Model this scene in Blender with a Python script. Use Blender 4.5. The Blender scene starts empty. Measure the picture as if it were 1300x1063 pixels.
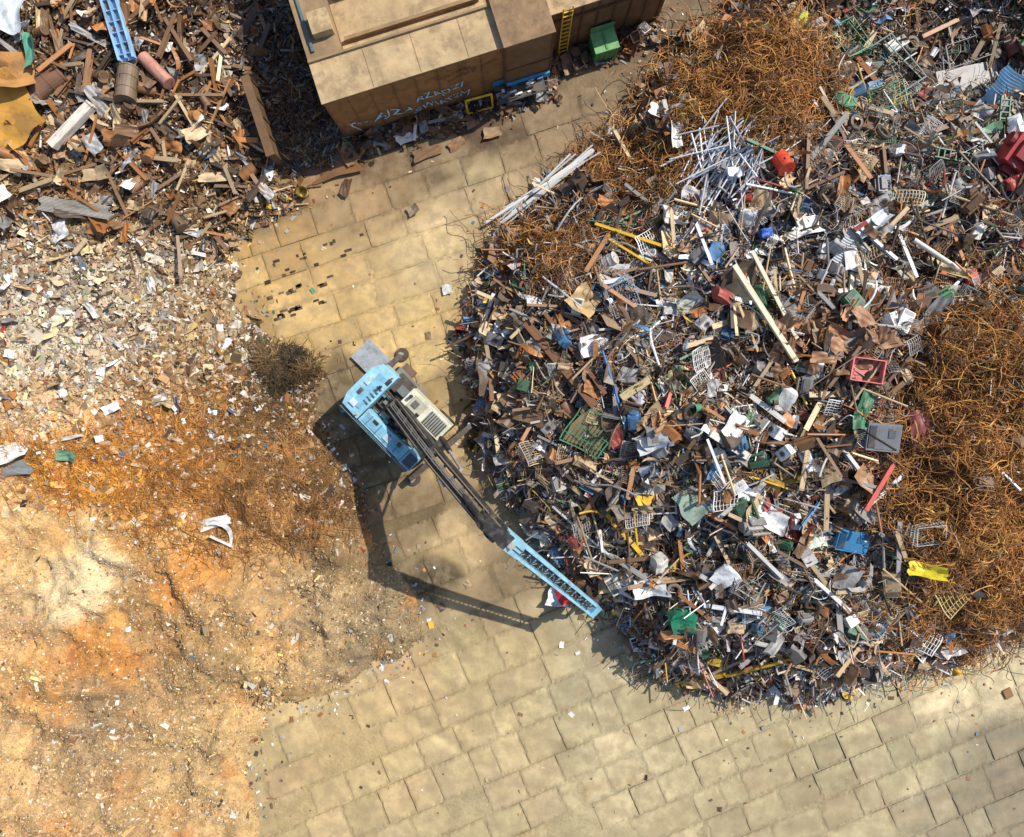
import bpy, math
import numpy as np
from mathutils import Vector, Matrix, Euler
rng=np.random.default_rng(11)
HC=36.0; S=25.0; CX=650.0; CY=487.0
sc=bpy.context.scene; COL=sc.collection
def c(r,g,b,k=1.0):
    f=lambda v:(v/12.92 if v<=.04045 else ((v+.055)/1.055)**2.4)
    return (f(r/255)*k,f(g/255)*k,f(b/255)*k)
def W(px,py): return np.array([(px-CX)/S,(CY-py)/S])
def PX(x,y,h): k=HC/(HC-h); return CX+S*x*k, CY-S*y*k
# ---------- noise ----------
def vn(x,y,s,seed):
    L=np.random.default_rng(seed).random((256,256))
    x=np.asarray(x)/s+1000.3; y=np.asarray(y)/s+1000.7
    xi=np.floor(x).astype(int); yi=np.floor(y).astype(int); fx=x-xi; fy=y-yi
    fx=fx*fx*(3-2*fx); fy=fy*fy*(3-2*fy)
    a=L[xi%256,yi%256]; b=L[(xi+1)%256,yi%256]; d=L[xi%256,(yi+1)%256]; e=L[(xi+1)%256,(yi+1)%256]
    return (a*(1-fx)+b*fx)*(1-fy)+(d*(1-fx)+e*fx)*fy
def fbm(x,y,s,seed,o=4):
    r=0;a=1;t=0
    for i in range(o):
        r=r+a*vn(x,y,s/2**i,seed+i); t+=a; a*=.55
    return r/t-.5
def ridge(x,y,s,seed,o=4):
    r=0;a=1;t=0
    for i in range(o):
        r=r+a*(1-np.abs(2*vn(x,y,s/2**i,seed+i)-1)); t+=a; a*=.55
    return r/t-.5
def sdf(poly,X,Y):
    P=np.array([W(*p) for p in poly]); n=len(P)
    d=np.full(X.shape,1e9); ins=np.zeros(X.shape,bool)
    for i in range(n):
        a=P[i]; b=P[(i+1)%n]; e=b-a
        wx=X-a[0]; wy=Y-a[1]
        t=np.clip((wx*e[0]+wy*e[1])/(e@e),0,1)
        d=np.minimum(d,(wx-t*e[0])**2+(wy-t*e[1])**2)
        cond=((a[1]>Y)!=(b[1]>Y))
        if abs(e[1])>1e-9:
            xx=a[0]+(Y-a[1])*e[0]/e[1]
            ins^=cond&(X<xx)
    d=np.sqrt(d); return np.where(ins,d,-d)
RP=[(985,-40),(925,15),(872,55),(822,100),(775,168),(705,228),(645,288),(612,350),(592,400),(590,470),(612,550),(645,620),(690,685),(722,740),(770,772),(800,820),(850,858),(950,880),(1045,880),(1150,842),(1205,838),(1300,792),(1420,780),(1600,700),(1600,-250),(1000,-250)]
LP=[(372,-250),(372,60),(345,110),(350,205),(378,225),(380,262),(325,285),(303,330),(302,400),(345,440),(400,455),(405,520),(430,575),(455,620),(475,690),(530,755),(540,810),(430,880),(335,905),(318,973),(330,1063),(320,1250),(-350,1250),(-350,-250)]
g=.15
gx=np.arange(-37,37,g); gy=np.arange(-31,31,g)
GX,GY=np.meshgrid(gx,gy,indexing='ij')
jx=GX+fbm(GX,GY,2.2,5)*1.3; jy=GY+fbm(GX,GY,2.2,15)*1.3
dR=sdf(RP,jx,jy); dL=sdf(LP,jx+fbm(GX,GY,.8,25)*.5,jy+fbm(GX,GY,.8,35)*.5)
def gauss(X,Y,px,py,rx,ry=None):
    p=W(px,py); ry=ry or rx
    return np.exp(-(((X-p[0])*S/rx)**2+((Y-p[1])*S/ry)**2))
mR=1-.85*gauss(GX,GY,1190,90,190,90)
mR=mR*(1+.35*gauss(GX,GY,950,140,85,100)+.4*gauss(GX,GY,1180,560,100,180))
hR=np.where(dR>0,4.3*(1-np.exp(-np.maximum(dR,0)/3.6))*mR+fbm(GX,GY,4.0,31,5)*3.0*np.minimum(dR/2,1)*np.clip(mR,.3,1),0)
hL=np.where(dL>0,3.2*(1-np.exp(-np.maximum(dL,0)/6.5))+fbm(GX,GY,3.2,41,5)*1.5*np.clip(dL/2.5,0,1),0)
rough=np.clip((CY-S*GY-560)/150,0,1)
hL=hL+np.where(dL>.2,(ridge(GX,GY,3.2,77,4)*1.5+fbm(GX,GY,1.4,79,3)*.6+fbm(GX,GY,.5,179,2)*.10)*rough*np.clip(dL/1.8,0,1),0)
hR=np.maximum(hR,0); hL=np.maximum(hL,0)
HG=hR+hL
def interp(G,x,y):
    u=np.clip((np.asarray(x)-gx[0])/g,0,len(gx)-1.001); v=np.clip((np.asarray(y)-gy[0])/g,0,len(gy)-1.001)
    i=u.astype(int); j=v.astype(int); fx=u-i; fy=v-j
    return (G[i,j]*(1-fx)+G[i+1,j]*fx)*(1-fy)+(G[i,j+1]*(1-fx)+G[i+1,j+1]*fx)*fy
hz=lambda x,y: interp(HG,x,y)
def at(px,py):
    q=W(px,py); p=q.copy()
    for _ in range(12): p=q*(1-float(hz(p[0],p[1]))/HC)
    return p[0],p[1],float(hz(p[0],p[1]))
def anch(A,px,py,soft=22,pw=2.0):
    P=np.array([a[:2] for a in A],float); V=np.array([a[2] for a in A],float)
    px=np.asarray(px,float); py=np.asarray(py,float)
    num=np.zeros(px.shape+(V.shape[1],)); den=np.zeros(px.shape)
    for i in range(len(A)):
        w=1/((px-P[i,0])**2+(py-P[i,1])**2+soft**2)**pw
        num+=w[...,None]*V[i]; den+=w
    return num/den[...,None]
# ---------- mesh builders ----------
def mk_mesh(name,V,F,C,mat,smooth=False):
    me=bpy.data.meshes.new(name); V=np.ascontiguousarray(V,dtype=np.float32); F=np.ascontiguousarray(F,dtype=np.int32)
    me.vertices.add(len(V)); me.vertices.foreach_set('co',V.ravel())
    me.loops.add(F.size); me.loops.foreach_set('vertex_index',F.ravel())
    me.polygons.add(len(F)); me.polygons.foreach_set('loop_start',np.arange(0,F.size,F.shape[1],dtype=np.int32))
    me.update(calc_edges=True)
    if C is not None:
        a=me.color_attributes.new('Col','FLOAT_COLOR','POINT')
        a.data.foreach_set('color',np.concatenate([C,np.ones((len(C),1))],1).astype(np.float32).ravel())
    me.polygons.foreach_set('use_smooth',np.full(len(F),bool(smooth)))
    if mat: me.materials.append(mat)
    return me
def link(name,me,kind=None,label=None,cat=None,group=None,parent=None,color=None):
    o=bpy.data.objects.new(name,me); COL.objects.link(o)
    if kind:o['kind']=kind
    if label:o['label']=label
    if cat:o['category']=cat
    if group:o['group']=group
    if parent:o.parent=parent
    if color is not None:o.color=(color[0],color[1],color[2],1)
    return o
class Batch:
    def __init__(s): s.V=[];s.F=[];s.C=[];s.n=0
    def add(s,T,F,loc,Sc,R,col,jit=0):
        T=np.array(T,float);F=np.array(F,int);N=len(loc);n=len(T)
        if N==0:return
        X=T[None]*Sc[:,None,:]
        if jit: X=X+rng.normal(size=(N,n,3))*jit*Sc[:,:2].mean(1)[:,None,None]*np.array([.5,.5,1])
        X=np.einsum('nij,nkj->nki',R,X)+loc[:,None,:]
        s.V.append(X.reshape(-1,3)); s.F.append((F[None]+(np.arange(N)*n)[:,None,None]+s.n).reshape(-1,4))
        s.C.append(np.repeat(col,n,0)); s.n+=N*n
    def raw(s,V,F,C): s.V.append(V);s.F.append(F+s.n);s.C.append(C);s.n+=len(V)
    def mesh(s,name,mat): return mk_mesh(name,np.concatenate(s.V),np.concatenate(s.F),np.concatenate(s.C),mat)
BOXF=[(0,1,3,2),(4,6,7,5),(0,4,5,1),(2,3,7,6),(0,2,6,4),(1,5,7,3)]
def boxv(cx,cy,cz,sx,sy,sz): return [(cx+a*sx/2,cy+b*sy/2,cz+d*sz/2) for a in(-1,1) for b in(-1,1) for d in(-1,1)]
def boxes(L):
    V=[];F=[]
    for b in L:
        n=len(V); V+=boxv(*b); F+=[tuple(i+n for i in f) for f in BOXF]
    return V,F
T_box=boxes([(0,0,0,1,1,1)])
def gridt(n,m):
    V=[(i/(n-1)-.5,j/(m-1)-.5,0) for i in range(n) for j in range(m)]
    F=[(i*m+j,(i+1)*m+j,(i+1)*m+j+1,i*m+j+1) for i in range(n-1) for j in range(m-1)]
    return V,F
T_plate=gridt(4,4)
def stript(bend,side,twist,n=7):
    V=[]
    for i in range(n):
        t=i/(n-1)-.5; a=bend*t
        x=math.sin(a)/bend; z=(1-math.cos(a))/bend; yo=side*(t*t-.08)*1.0; tw=twist*t
        for s_ in(-.5,.5): V.append((x,yo+s_*.14*math.cos(tw),z+s_*.14*math.sin(tw)))
    return V,[(2*i,2*i+2,2*i+3,2*i+1) for i in range(n-1)]
T_st=[stript(1.2,.5,1.0),stript(2.6,-.4,2.2),stript(-1.4,.9,-1.5),stript(.6,-1.1,.6)]
def prof(P,closed=False):
    n=len(P);V=[(x,p[0],p[1]) for x in(-.5,.5) for p in P]
    F=[(i,(i+1)%n,n+(i+1)%n,n+i) for i in range(n if closed else n-1)]
    return V,F
T_L=prof([(-.5,.5),(-.5,-.5),(.5,-.5)]); T_U=prof([(-.5,.5),(-.5,-.5),(.5,-.5),(.5,.5)])
T_tube=prof([(.5*math.cos(a*math.pi/3),.5*math.sin(a*math.pi/3)) for a in range(6)],True)
T_half=prof([(.5*math.cos(a*math.pi/5),.5*math.sin(a*math.pi/5)) for a in range(6)])
T_crate=([(-.5,-.5,0),(.5,-.5,0),(.5,.5,0),(-.5,.5,0),(-.5,-.5,1),(.5,-.5,1),(.5,.5,1),(-.5,.5,1)],[(0,1,2,3),(0,1,5,4),(1,2,6,5),(2,3,7,6),(3,0,4,7)])
T_frame=boxes([(0,.46,0,1,.05,.05),(0,-.46,0,1,.05,.05),(.46,0,0,.05,.87,.05),(-.46,0,0,.05,.87,.05),(0,0,.0,.03,.87,.03),(.23,0,0,.03,.87,.03),(-.23,0,0,.03,.87,.03)])
def rotm(yaw,ax,ay):
    N=len(yaw);cz,sz=np.cos(yaw),np.sin(yaw);cx,sx=np.cos(ax),np.sin(ax);cy,sy=np.cos(ay),np.sin(ay)
    Z=np.zeros((N,3,3));Z[:,0,0]=cz;Z[:,0,1]=-sz;Z[:,1,0]=sz;Z[:,1,1]=cz;Z[:,2,2]=1
    X=np.zeros((N,3,3));X[:,0,0]=1;X[:,1,1]=cx;X[:,1,2]=-sx;X[:,2,1]=sx;X[:,2,2]=cx
    Y=np.zeros((N,3,3));Y[:,1,1]=1;Y[:,0,0]=cy;Y[:,0,2]=sy;Y[:,2,0]=-sy;Y[:,2,2]=cy
    return Z@Y@X
def wires(b,x,y,K,step,curv,rad,col,lift,wob=.12):
    N=len(x); th=rng.random(N)*6.283; k=rng.normal(size=N)*curv
    T=th[:,None]+np.cumsum(k[:,None]*step+rng.normal(size=(N,K))*.22,1)
    st=step*(.6+.8*rng.random(N))[:,None]
    X=x[:,None]+np.cumsum(st*np.cos(T),1); Y=y[:,None]+np.cumsum(st*np.sin(T),1)
    ph=rng.random((N,1))*6.28; fr=.3+rng.random((N,1))*.7
    Z=hz(X,Y)+.03+lift*rng.random((N,1))+wob*(1+np.sin(ph+fr*np.arange(K)[None]))
    P=np.stack([X,Y,Z],2); t=np.gradient(P,axis=1); t/=np.linalg.norm(t,axis=2,keepdims=True)+1e-9
    n1=np.cross(t,[0,0,1.]); n1/=np.linalg.norm(n1,axis=2,keepdims=True)+1e-9; n2=np.cross(n1,t)
    r=(rad*(.7+.7*rng.random(N)))[:,None,None,None]
    A=np.arange(3)*2.0944
    V=P[:,:,None,:]+r*(np.cos(A)[None,None,:,None]*n1[:,:,None,:]+np.sin(A)[None,None,:,None]*n2[:,:,None,:])
    V=V.reshape(-1,3)
    ii=np.arange(K-1)[:,None]*3; jj=np.arange(3)[None]
    q=np.stack([ii+jj,ii+(jj+1)%3,ii+3+(jj+1)%3,ii+3+jj],2).reshape(-1,4)
    F=(q[None]+(np.arange(N)*K*3)[:,None,None]).reshape(-1,4)
    b.raw(V,F,np.repeat(col,K*3,0))
# ---------- materials ----------
def mat_col(name,rust=.5,rough=.6,metal=0.,scale=3.,bump=.25,var=.35,rustc=(.13,.055,.02),speck=0,objcol=True,det=4,plain=False,r0=.5,r1=.62):
    m=bpy.data.materials.new(name); m.use_nodes=True; nt=m.node_tree; N=nt.nodes; L=nt.links
    bs=N['Principled BSDF']; bs.inputs['Roughness'].default_value=rough; bs.inputs['Metallic'].default_value=metal
    at_=N.new('ShaderNodeAttribute'); at_.attribute_name='Col'
    tc=N.new('ShaderNodeTexCoord')
    cur=at_.outputs['Color']
    if plain:
        n1=N.new('ShaderNodeTexNoise'); n1.inputs['Scale'].default_value=scale; n1.inputs['Detail'].default_value=1
        L.new(tc.outputs['Object'],n1.inputs['Vector'])
        mr=N.new('ShaderNodeMapRange'); mr.inputs[1].default_value=.3; mr.inputs[2].default_value=.7; mr.inputs[3].default_value=1-var; mr.inputs[4].default_value=1+var
        L.new(n1.outputs['Fac'],mr.inputs[0]); vm=N.new('ShaderNodeVectorMath'); vm.operation='SCALE'; L.new(cur,vm.inputs[0]); L.new(mr.outputs[0],vm.inputs['Scale']); L.new(vm.outputs[0],bs.inputs['Base Color'])
        return m
    if objcol:
        oi=N.new('ShaderNodeObjectInfo'); mx=N.new('ShaderNodeMix'); mx.data_type='RGBA'; mx.blend_type='MULTIPLY'; mx.inputs[0].default_value=1
        L.new(cur,mx.inputs[6]); L.new(oi.outputs['Color'],mx.inputs[7]); cur=mx.outputs[2]
    n1=N.new('ShaderNodeTexNoise'); n1.inputs['Scale'].default_value=scale; n1.inputs['Detail'].default_value=det; n1.inputs['Roughness'].default_value=.65
    L.new(tc.outputs['Object'],n1.inputs['Vector'])
    mr=N.new('ShaderNodeMapRange'); mr.inputs[1].default_value=.3; mr.inputs[2].default_value=.7; mr.inputs[3].default_value=1-var; mr.inputs[4].default_value=1+var
    L.new(n1.outputs['Fac'],mr.inputs[0])
    vm=N.new('ShaderNodeVectorMath'); vm.operation='SCALE'; L.new(cur,vm.inputs[0]); L.new(mr.outputs[0],vm.inputs['Scale']); cur=vm.outputs[0]
    if rust>0:
        n2=N.new('ShaderNodeTexNoise'); n2.inputs['Scale'].default_value=scale*1.7; n2.inputs['Detail'].default_value=det+1; n2.inputs['Roughness'].default_value=.7
        mp=N.new('ShaderNodeMapping'); mp.inputs['Location'].default_value=(7,3,11); L.new(tc.outputs['Object'],mp.inputs[0]); L.new(mp.outputs[0],n2.inputs['Vector'])
        r2=N.new('ShaderNodeMapRange'); r2.inputs[1].default_value=r0; r2.inputs[2].default_value=r1; r2.inputs[3].default_value=0; r2.inputs[4].default_value=rust
        L.new(n2.outputs['Fac'],r2.inputs[0])
        m2=N.new('ShaderNodeMix'); m2.data_type='RGBA'; L.new(r2.outputs[0],m2.inputs[0]); L.new(cur,m2.inputs[6]); m2.inputs[7].default_value=(*rustc,1); cur=m2.outputs[2]
    if speck>0:
        vo=N.new('ShaderNodeTexVoronoi'); vo.inputs['Scale'].default_value=14; L.new(tc.outputs['Object'],vo.inputs['Vector'])
        sp=N.new('ShaderNodeSeparateColor'); L.new(vo.outputs['Color'],sp.inputs[0])
        r3=N.new('ShaderNodeMapRange'); r3.inputs[3].default_value=1-speck; r3.inputs[4].default_value=1+speck; L.new(sp.outputs[0],r3.inputs[0])
        v2=N.new('ShaderNodeVectorMath'); v2.operation='SCALE'; L.new(cur,v2.inputs[0]); L.new(r3.outputs[0],v2.inputs['Scale']); cur=v2.outputs[0]
    L.new(cur,bs.inputs['Base Color'])
    if bump>0:
        bp=N.new('ShaderNodeBump'); bp.inputs['Strength'].default_value=bump; bp.inputs['Distance'].default_value=.06
        n3=N.new('ShaderNodeTexNoise'); n3.inputs['Scale'].default_value=scale*4; n3.inputs['Detail'].default_value=3
        L.new(tc.outputs['Object'],n3.inputs['Vector']); L.new(n3.outputs['Fac'],bp.inputs['Height']); L.new(bp.outputs[0],bs.inputs['Normal'])
    return m
M_scrap=mat_col('scrap_surface',rust=.4,rough=.5,scale=3.0,bump=0,var=.28,det=2,objcol=False,rustc=(.15,.085,.045))
M_beam=mat_col('beam_surface',rust=.4,rough=.55,scale=2.4,bump=0,var=.22,det=3)
M_shiny=mat_col('bare_metal',rust=.1,rough=.4,metal=.1,scale=2,bump=0,var=.12,det=3)
M_paint=mat_col('painted_metal',rust=.42,rough=.5,scale=2.2,bump=0,var=.22,rustc=(.17,.115,.07))
M_crane=mat_col('weathered_machine_paint',rust=.5,rough=.5,scale=1.5,bump=0,var=.25,rustc=(.19,.17,.14),det=7,r0=.48,r1=.68)
M_rust=mat_col('rusted_steel',rust=.55,rough=.8,scale=1.2,bump=.3,var=.34,rustc=(.15,.08,.035),det=6)
M_roof=mat_col('dusty_rusted_roof',rust=.55,rough=.85,scale=1.0,bump=.3,var=.28,rustc=(.22,.145,.08),det=7)
M_dirt=mat_col('loose_dirt',rust=.0,rough=.95,scale=2.6,bump=.9,var=.3,speck=.2,objcol=False,det=6)
M_ground=mat_col('yard_ground',rust=.0,rough=.92,scale=1.6,bump=.5,var=.2,speck=.07,objcol=False,det=8)
M_slab=mat_col('concrete_slab',rust=.5,rough=.88,scale=.9,bump=.25,var=.24,rustc=(.32,.235,.135),objcol=False,det=10,r0=.46,r1=.60)
M_chip=mat_col('debris_chips',scale=2,var=.15,rough=.8,plain=True)
M_wire=mat_col('rusty_wire',scale=1.5,var=.35,rough=.8,plain=True)
# ---------- ground ----------
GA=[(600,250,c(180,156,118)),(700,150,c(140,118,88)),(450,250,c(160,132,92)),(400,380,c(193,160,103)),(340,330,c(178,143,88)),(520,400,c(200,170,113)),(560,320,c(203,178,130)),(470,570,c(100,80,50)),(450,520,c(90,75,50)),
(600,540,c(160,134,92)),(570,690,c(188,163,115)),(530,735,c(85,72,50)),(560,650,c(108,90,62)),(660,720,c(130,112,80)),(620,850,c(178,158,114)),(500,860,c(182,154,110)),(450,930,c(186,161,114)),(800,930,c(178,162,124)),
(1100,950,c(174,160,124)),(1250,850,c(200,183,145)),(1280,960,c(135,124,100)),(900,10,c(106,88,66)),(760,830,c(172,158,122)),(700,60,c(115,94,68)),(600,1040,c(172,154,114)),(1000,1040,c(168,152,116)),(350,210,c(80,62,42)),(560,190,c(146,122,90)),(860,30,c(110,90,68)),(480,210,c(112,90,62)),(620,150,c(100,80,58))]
fx=np.concatenate([[-400,-200,-100,-60,-45],np.arange(-32,32,.12),[45,60,100,200,400]])
fy=np.concatenate([[-400,-200,-100,-60,-40],np.arange(-26,24,.12),[40,60,100,200,400]])
X,Y=np.meshgrid(fx,fy,indexing='ij')
near=(np.abs(X)<33)&(np.abs(Y)<27)
px,py=PX(X,Y,0)
def trackd(px,py,a,b):
    e=np.array(b,float)-a; t=np.clip(((px-a[0])*e[0]+(py-a[1])*e[1])/(e@e),0,1)
    return np.hypot(px-a[0]-t*e[0],py-a[1]-t*e[1])
dust=np.exp(-(trackd(px,py,(830,60),(430,240))/55)**2)*.014
def gz(X,Y): return fbm(X,Y,2.0,201,7)*.115-.004
Z=np.where(near,gz(X,Y)+dust,0)
def groundcol(X,Y,px,py):
    d1=fbm(X,Y,2.5,91,6)*110; d2=fbm(X,Y,2.5,95,6)*110
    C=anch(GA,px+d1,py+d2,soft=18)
    C=C*(1+fbm(X,Y,1.5,301,7)*.45)[...,None]
    s_=np.clip(fbm(X,Y,1.1,333,7)*8-1.5,0,1)*.32
    C=C*(1-s_[...,None]*np.array([.8,1,1.15]))
    for a,b_ in (((830,80),(470,270)),((800,70),(520,200)),((610,230),(600,420)),((720,60),(560,150))):
        t=trackd(px+d1*.25,py,a,b_); s=(.5+.5*np.sin(t/3.2))*np.exp(-(t/34)**2)*np.clip(.4+fbm(X,Y,1,12)*2.5,0,1); C=C*(1-.42*s)[...,None]
    r=np.hypot(px-960,py-330)
    for rr,sg in ((608,1),(622,-1),(636,1),(664,-1.2),(705,1),(722,-1),(735,1)): C=C*(1+sg*.19*np.exp(-((r+d1*.12-rr)/5)**2)*(py>690)*np.clip(.5+fbm(X,Y,2,99)*4,0,1))[...,None]
    return C
C=groundcol(X,Y,px,py)
n,m=X.shape
idx=(np.arange(n-1)[:,None]*m+np.arange(m-1)[None])
F=np.stack([idx,idx+m,idx+m+1,idx+1],2).reshape(-1,4)
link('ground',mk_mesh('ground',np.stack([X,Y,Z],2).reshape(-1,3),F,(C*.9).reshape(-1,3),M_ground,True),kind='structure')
b=Batch()
def slabs(ang,cond,seed,zt,ws,ls):
    r_=np.random.default_rng(seed)
    a=math.radians(ang);u=np.array([math.cos(a),math.sin(a)]);v=np.array([-u[1],u[0]])
    L=[];yy=-46.
    while yy<46:
        w=r_.choice(ws); xx=-46+r_.random()*2; base=r_.choice(ls)
        while xx<46:
            l=base if r_.random()<.65 else r_.choice([1.2,1.5,2.0,2.6,3.4]); L.append((xx+l/2,yy+w/2,l,w)); xx+=l
        yy+=w
    L=np.array(L); P=L[:,:1]*u+L[:,1:2]*v; x,y=P[:,0],P[:,1]; qx,qy=PX(x,y,0)
    k=cond(qx,qy)&(np.abs(x)<33)&(np.abs(y)<27)&(interp(dR,x,y)<1.4)&(interp(dL,x,y)<1.6)&(r_.random(len(x))>.04)
    x,y,qx,qy,L=x[k],y[k],qx[k],qy[k],L[k];N=len(x)
    loc=np.stack([x,y,zt-.04+rng.normal(size=N)*.008],1)
    T,F=gridt(15,9)
    gap=.04+.05*rng.random(N)**3
    Sc=np.stack([L[:,2]-gap,L[:,3]-gap,np.full(N,1.)],1)
    R=rotm(np.full(N,a)+rng.normal(size=N)*.014,rng.normal(size=N)*.004,rng.normal(size=N)*.004)
    T=np.array(T); Xl=T[None]*Sc[:,None,:]+np.stack([0*T[:,0],0*T[:,0],0*T[:,0]+.04],1)[None]
    rim=((np.abs(T[:,0])>.49)|(np.abs(T[:,1])>.49)); Xl[:,rim,2]-=.004+.035*rng.random((N,rim.sum()))**4
    Xl[:,rim,:2]*=(1-.03*rng.random((N,rim.sum(),1))**5)
    Xw=np.einsum('nij,nkj->nki',R,Xl)+loc[:,None,:]
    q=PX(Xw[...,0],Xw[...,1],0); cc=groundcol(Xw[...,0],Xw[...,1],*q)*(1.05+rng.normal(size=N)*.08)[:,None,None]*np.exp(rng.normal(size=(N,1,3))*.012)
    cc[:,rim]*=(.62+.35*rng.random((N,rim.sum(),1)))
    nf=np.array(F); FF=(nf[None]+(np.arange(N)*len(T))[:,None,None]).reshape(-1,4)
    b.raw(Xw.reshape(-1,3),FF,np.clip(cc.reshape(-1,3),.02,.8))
slabs(18,lambda x,y:y<650,3,.029,[1.2,1.5,1.5,1.9],[1.5,2.0,3.0])
slabs(23,lambda x,y:y>=660,4,.031,[1.5,1.5,1.5,1.9],[2.0,2.0,3.0])
# dark lifting slots in the paving
N=46; sx_=rng.normal(375,38,N); sy_=345+(sx_-375)*-.32+rng.choice([-18,0,22,48],N)+rng.normal(0,3,N)
q_=np.array([W(a,b_) for a,b_ in zip(sx_,sy_)]); b.add(*T_box,np.stack([q_[:,0],q_[:,1],np.full(N,.045)],1),np.stack([rng.uniform(.12,.4,N),rng.uniform(.08,.2,N),np.full(N,.02)],1),rotm(np.full(N,math.radians(18)),np.zeros(N),np.zeros(N)),np.tile(np.array([c(62,48,32)]),(N,1)))
link('concrete_slab_pavement',b.mesh('pavement',M_slab),kind='structure')
# ---------- mounds ----------
LA=[(150,60,c(62,44,28)),(250,130,c(58,42,28)),(200,200,c(85,63,40)),(60,260,c(118,92,60)),(300,240,c(98,76,48)),(150,370,c(162,142,114)),(60,430,c(180,165,140)),(250,420,c(150,122,84)),(330,480,c(85,68,42)),(60,520,c(188,154,110)),
(120,600,c(168,112,46)),(250,590,c(150,100,42)),(370,600,c(110,84,48)),(60,690,c(204,166,110)),(200,680,c(196,148,86)),(330,700,c(190,150,94)),(100,740,c(212,186,142)),(180,770,c(156,122,78)),(60,830,c(198,152,94)),
(150,830,c(192,134,68)),(250,830,c(166,134,88)),(400,780,c(172,144,102)),(330,850,c(184,150,98)),(100,920,c(154,128,92)),(250,940,c(184,152,104)),(500,790,c(138,118,86)),(420,690,c(132,108,72)),(240,740,c(188,130,66)),(20,760,c(190,156,110)),(300,620,c(150,104,48)),(60,880,c(184,143,88)),(200,890,c(166,134,90)),(420,640,c(105,80,50)),(130,880,c(148,122,86)),(300,780,c(174,138,90)),(30,940,c(192,156,106))]
def mound(name,hG,dG,colf,mat,kind):
    k=dG>-.25
    px,py=PX(GX,GY,hG); C=colf(px,py)
    Zg=np.where(dG>0,hG+.02,-.12)+fbm(GX,GY,.6,55,2)*.1*(dG>0)
    n,m=GX.shape; idx=(np.arange(n-1)[:,None]*m+np.arange(m-1)[None])
    F=np.stack([idx,idx+m,idx+m+1,idx+1],2).reshape(-1,4); kk=k[:-1,:-1].ravel(); F=F[kk]
    V=np.stack([GX,GY,Zg],2).reshape(-1,3); used=np.unique(F); mp=np.full(len(V),-1); mp[used]=np.arange(len(used))
    return link(name,mk_mesh(name,V[used],mp[F],C.reshape(-1,3)[used],mat,True),kind=kind)
def colL(px,py):
    C=anch(LA,px+fbm(GX,GY,1.6,61,5)*110,py+fbm(GX,GY,1.6,65,5)*90,soft=10,pw=2.5)
    C*=(1+fbm(GX,GY,.8,71,4)*.7)[...,None]
    o=np.clip(fbm(GX,GY,2.0,171,7)*6-.6,0,1)*np.clip((py-600)/60,0,1)*.6
    C=C*(1-o[...,None])+np.array(c(188,116,44))*o[...,None]
    o=np.clip(fbm(GX,GY,1.4,571,7)*6-.8,0,1)*np.clip((py-640)/60,0,1)*.45
    C=C*(1-o[...,None])+np.array(c(122,106,82))*o[...,None]
    return np.clip(C,.01,.8)
mound('dirt_mound',hL,dL,colL,M_dirt,'structure')
RA=[(700,450,c(64,52,40)),(900,600,c(64,56,48)),(1200,100,c(92,86,80)),(1240,110,c(135,130,124)),(1230,600,c(96,66,36)),(950,120,c(98,68,38)),(1100,300,c(64,56,48)),(1250,400,c(82,60,36))]
mound('scrap_heap_base',hR,dR,lambda a,b_:anch(RA,a,b_),M_dirt,'structure')
# ---------- palettes ----------
PN=['dark','brown','grey','white','tan','blue','red','green','yellow','rustorange','black']
PC=np.array([c(70,58,50),c(116,86,60),c(144,143,141),c(234,231,224),c(186,160,122),c(80,126,164),c(160,60,50),c(52,110,80),c(212,170,58),c(158,102,52),c(40,36,34)])
def P(dark=1.6,brown=2.5,grey=2.2,white=1.1,tan=1.8,blue=.28,red=.24,green=.2,yellow=.14,ro=.75,black=.5):
    v=np.array([dark,brown,grey,white,tan,blue,red,green,yellow,ro,black],float); return v/v.sum()
PR=[(900,620,P(grey=2.7,white=1.5,blue=.45,brown=1.7)),(700,440,P(brown=3.2,white=.75,ro=.9)),(640,370,P(brown=3.5,ro=1.5,white=.4,grey=.8)),(700,320,P(brown=3,ro=2,white=.4)),(1010,290,P(white=2.7,grey=2.6)),(1080,330,P(white=2.4,grey=2.2)),(940,260,P(grey=2.6,white=2.1)),
(1050,440,P(brown=4,tan=2.4,ro=1.5,white=.6)),(900,480,P(brown=2,grey=2.2,white=1.2)),(800,330,P(grey=1.7,brown=2.5)),(1000,700,P(grey=2.8,white=1.6,dark=2,blue=.4)),(850,780,P(grey=2.7,white=1.5,green=.35)),(1000,840,P(grey=2.7,white=1.6)),(1150,760,P(white=1.6,grey=2.2,tan=2.1)),
(1230,600,P(brown=5,ro=3,dark=1.5,white=.2,grey=.3,blue=.05,red=.05,green=.02,black=.2)),(950,120,P(brown=5,ro=4,dark=1.5,white=.2,grey=.3,blue=.05,red=.05,black=.2)),(1200,60,P(dark=3.5,brown=2.4,grey=1.8,green=.7,white=.6,black=1.4)),(1220,230,P(dark=2.8,brown=2.2,grey=1.5,green=1.1,red=.5,white=.6)),(1250,400,P(brown=4,ro=3,dark=2)),
(1100,560,P(grey=2,white=1.2)),(700,600,P(grey=2.2,brown=2.2,white=1.05,yellow=.2))]
def pick(prob):
    cs=np.cumsum(prob,1); cs/=cs[:,-1:]; return (rng.random((len(prob),1))>cs).sum(1).clip(0,len(PN)-1)
DU=np.array(c(134,114,90))
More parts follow.
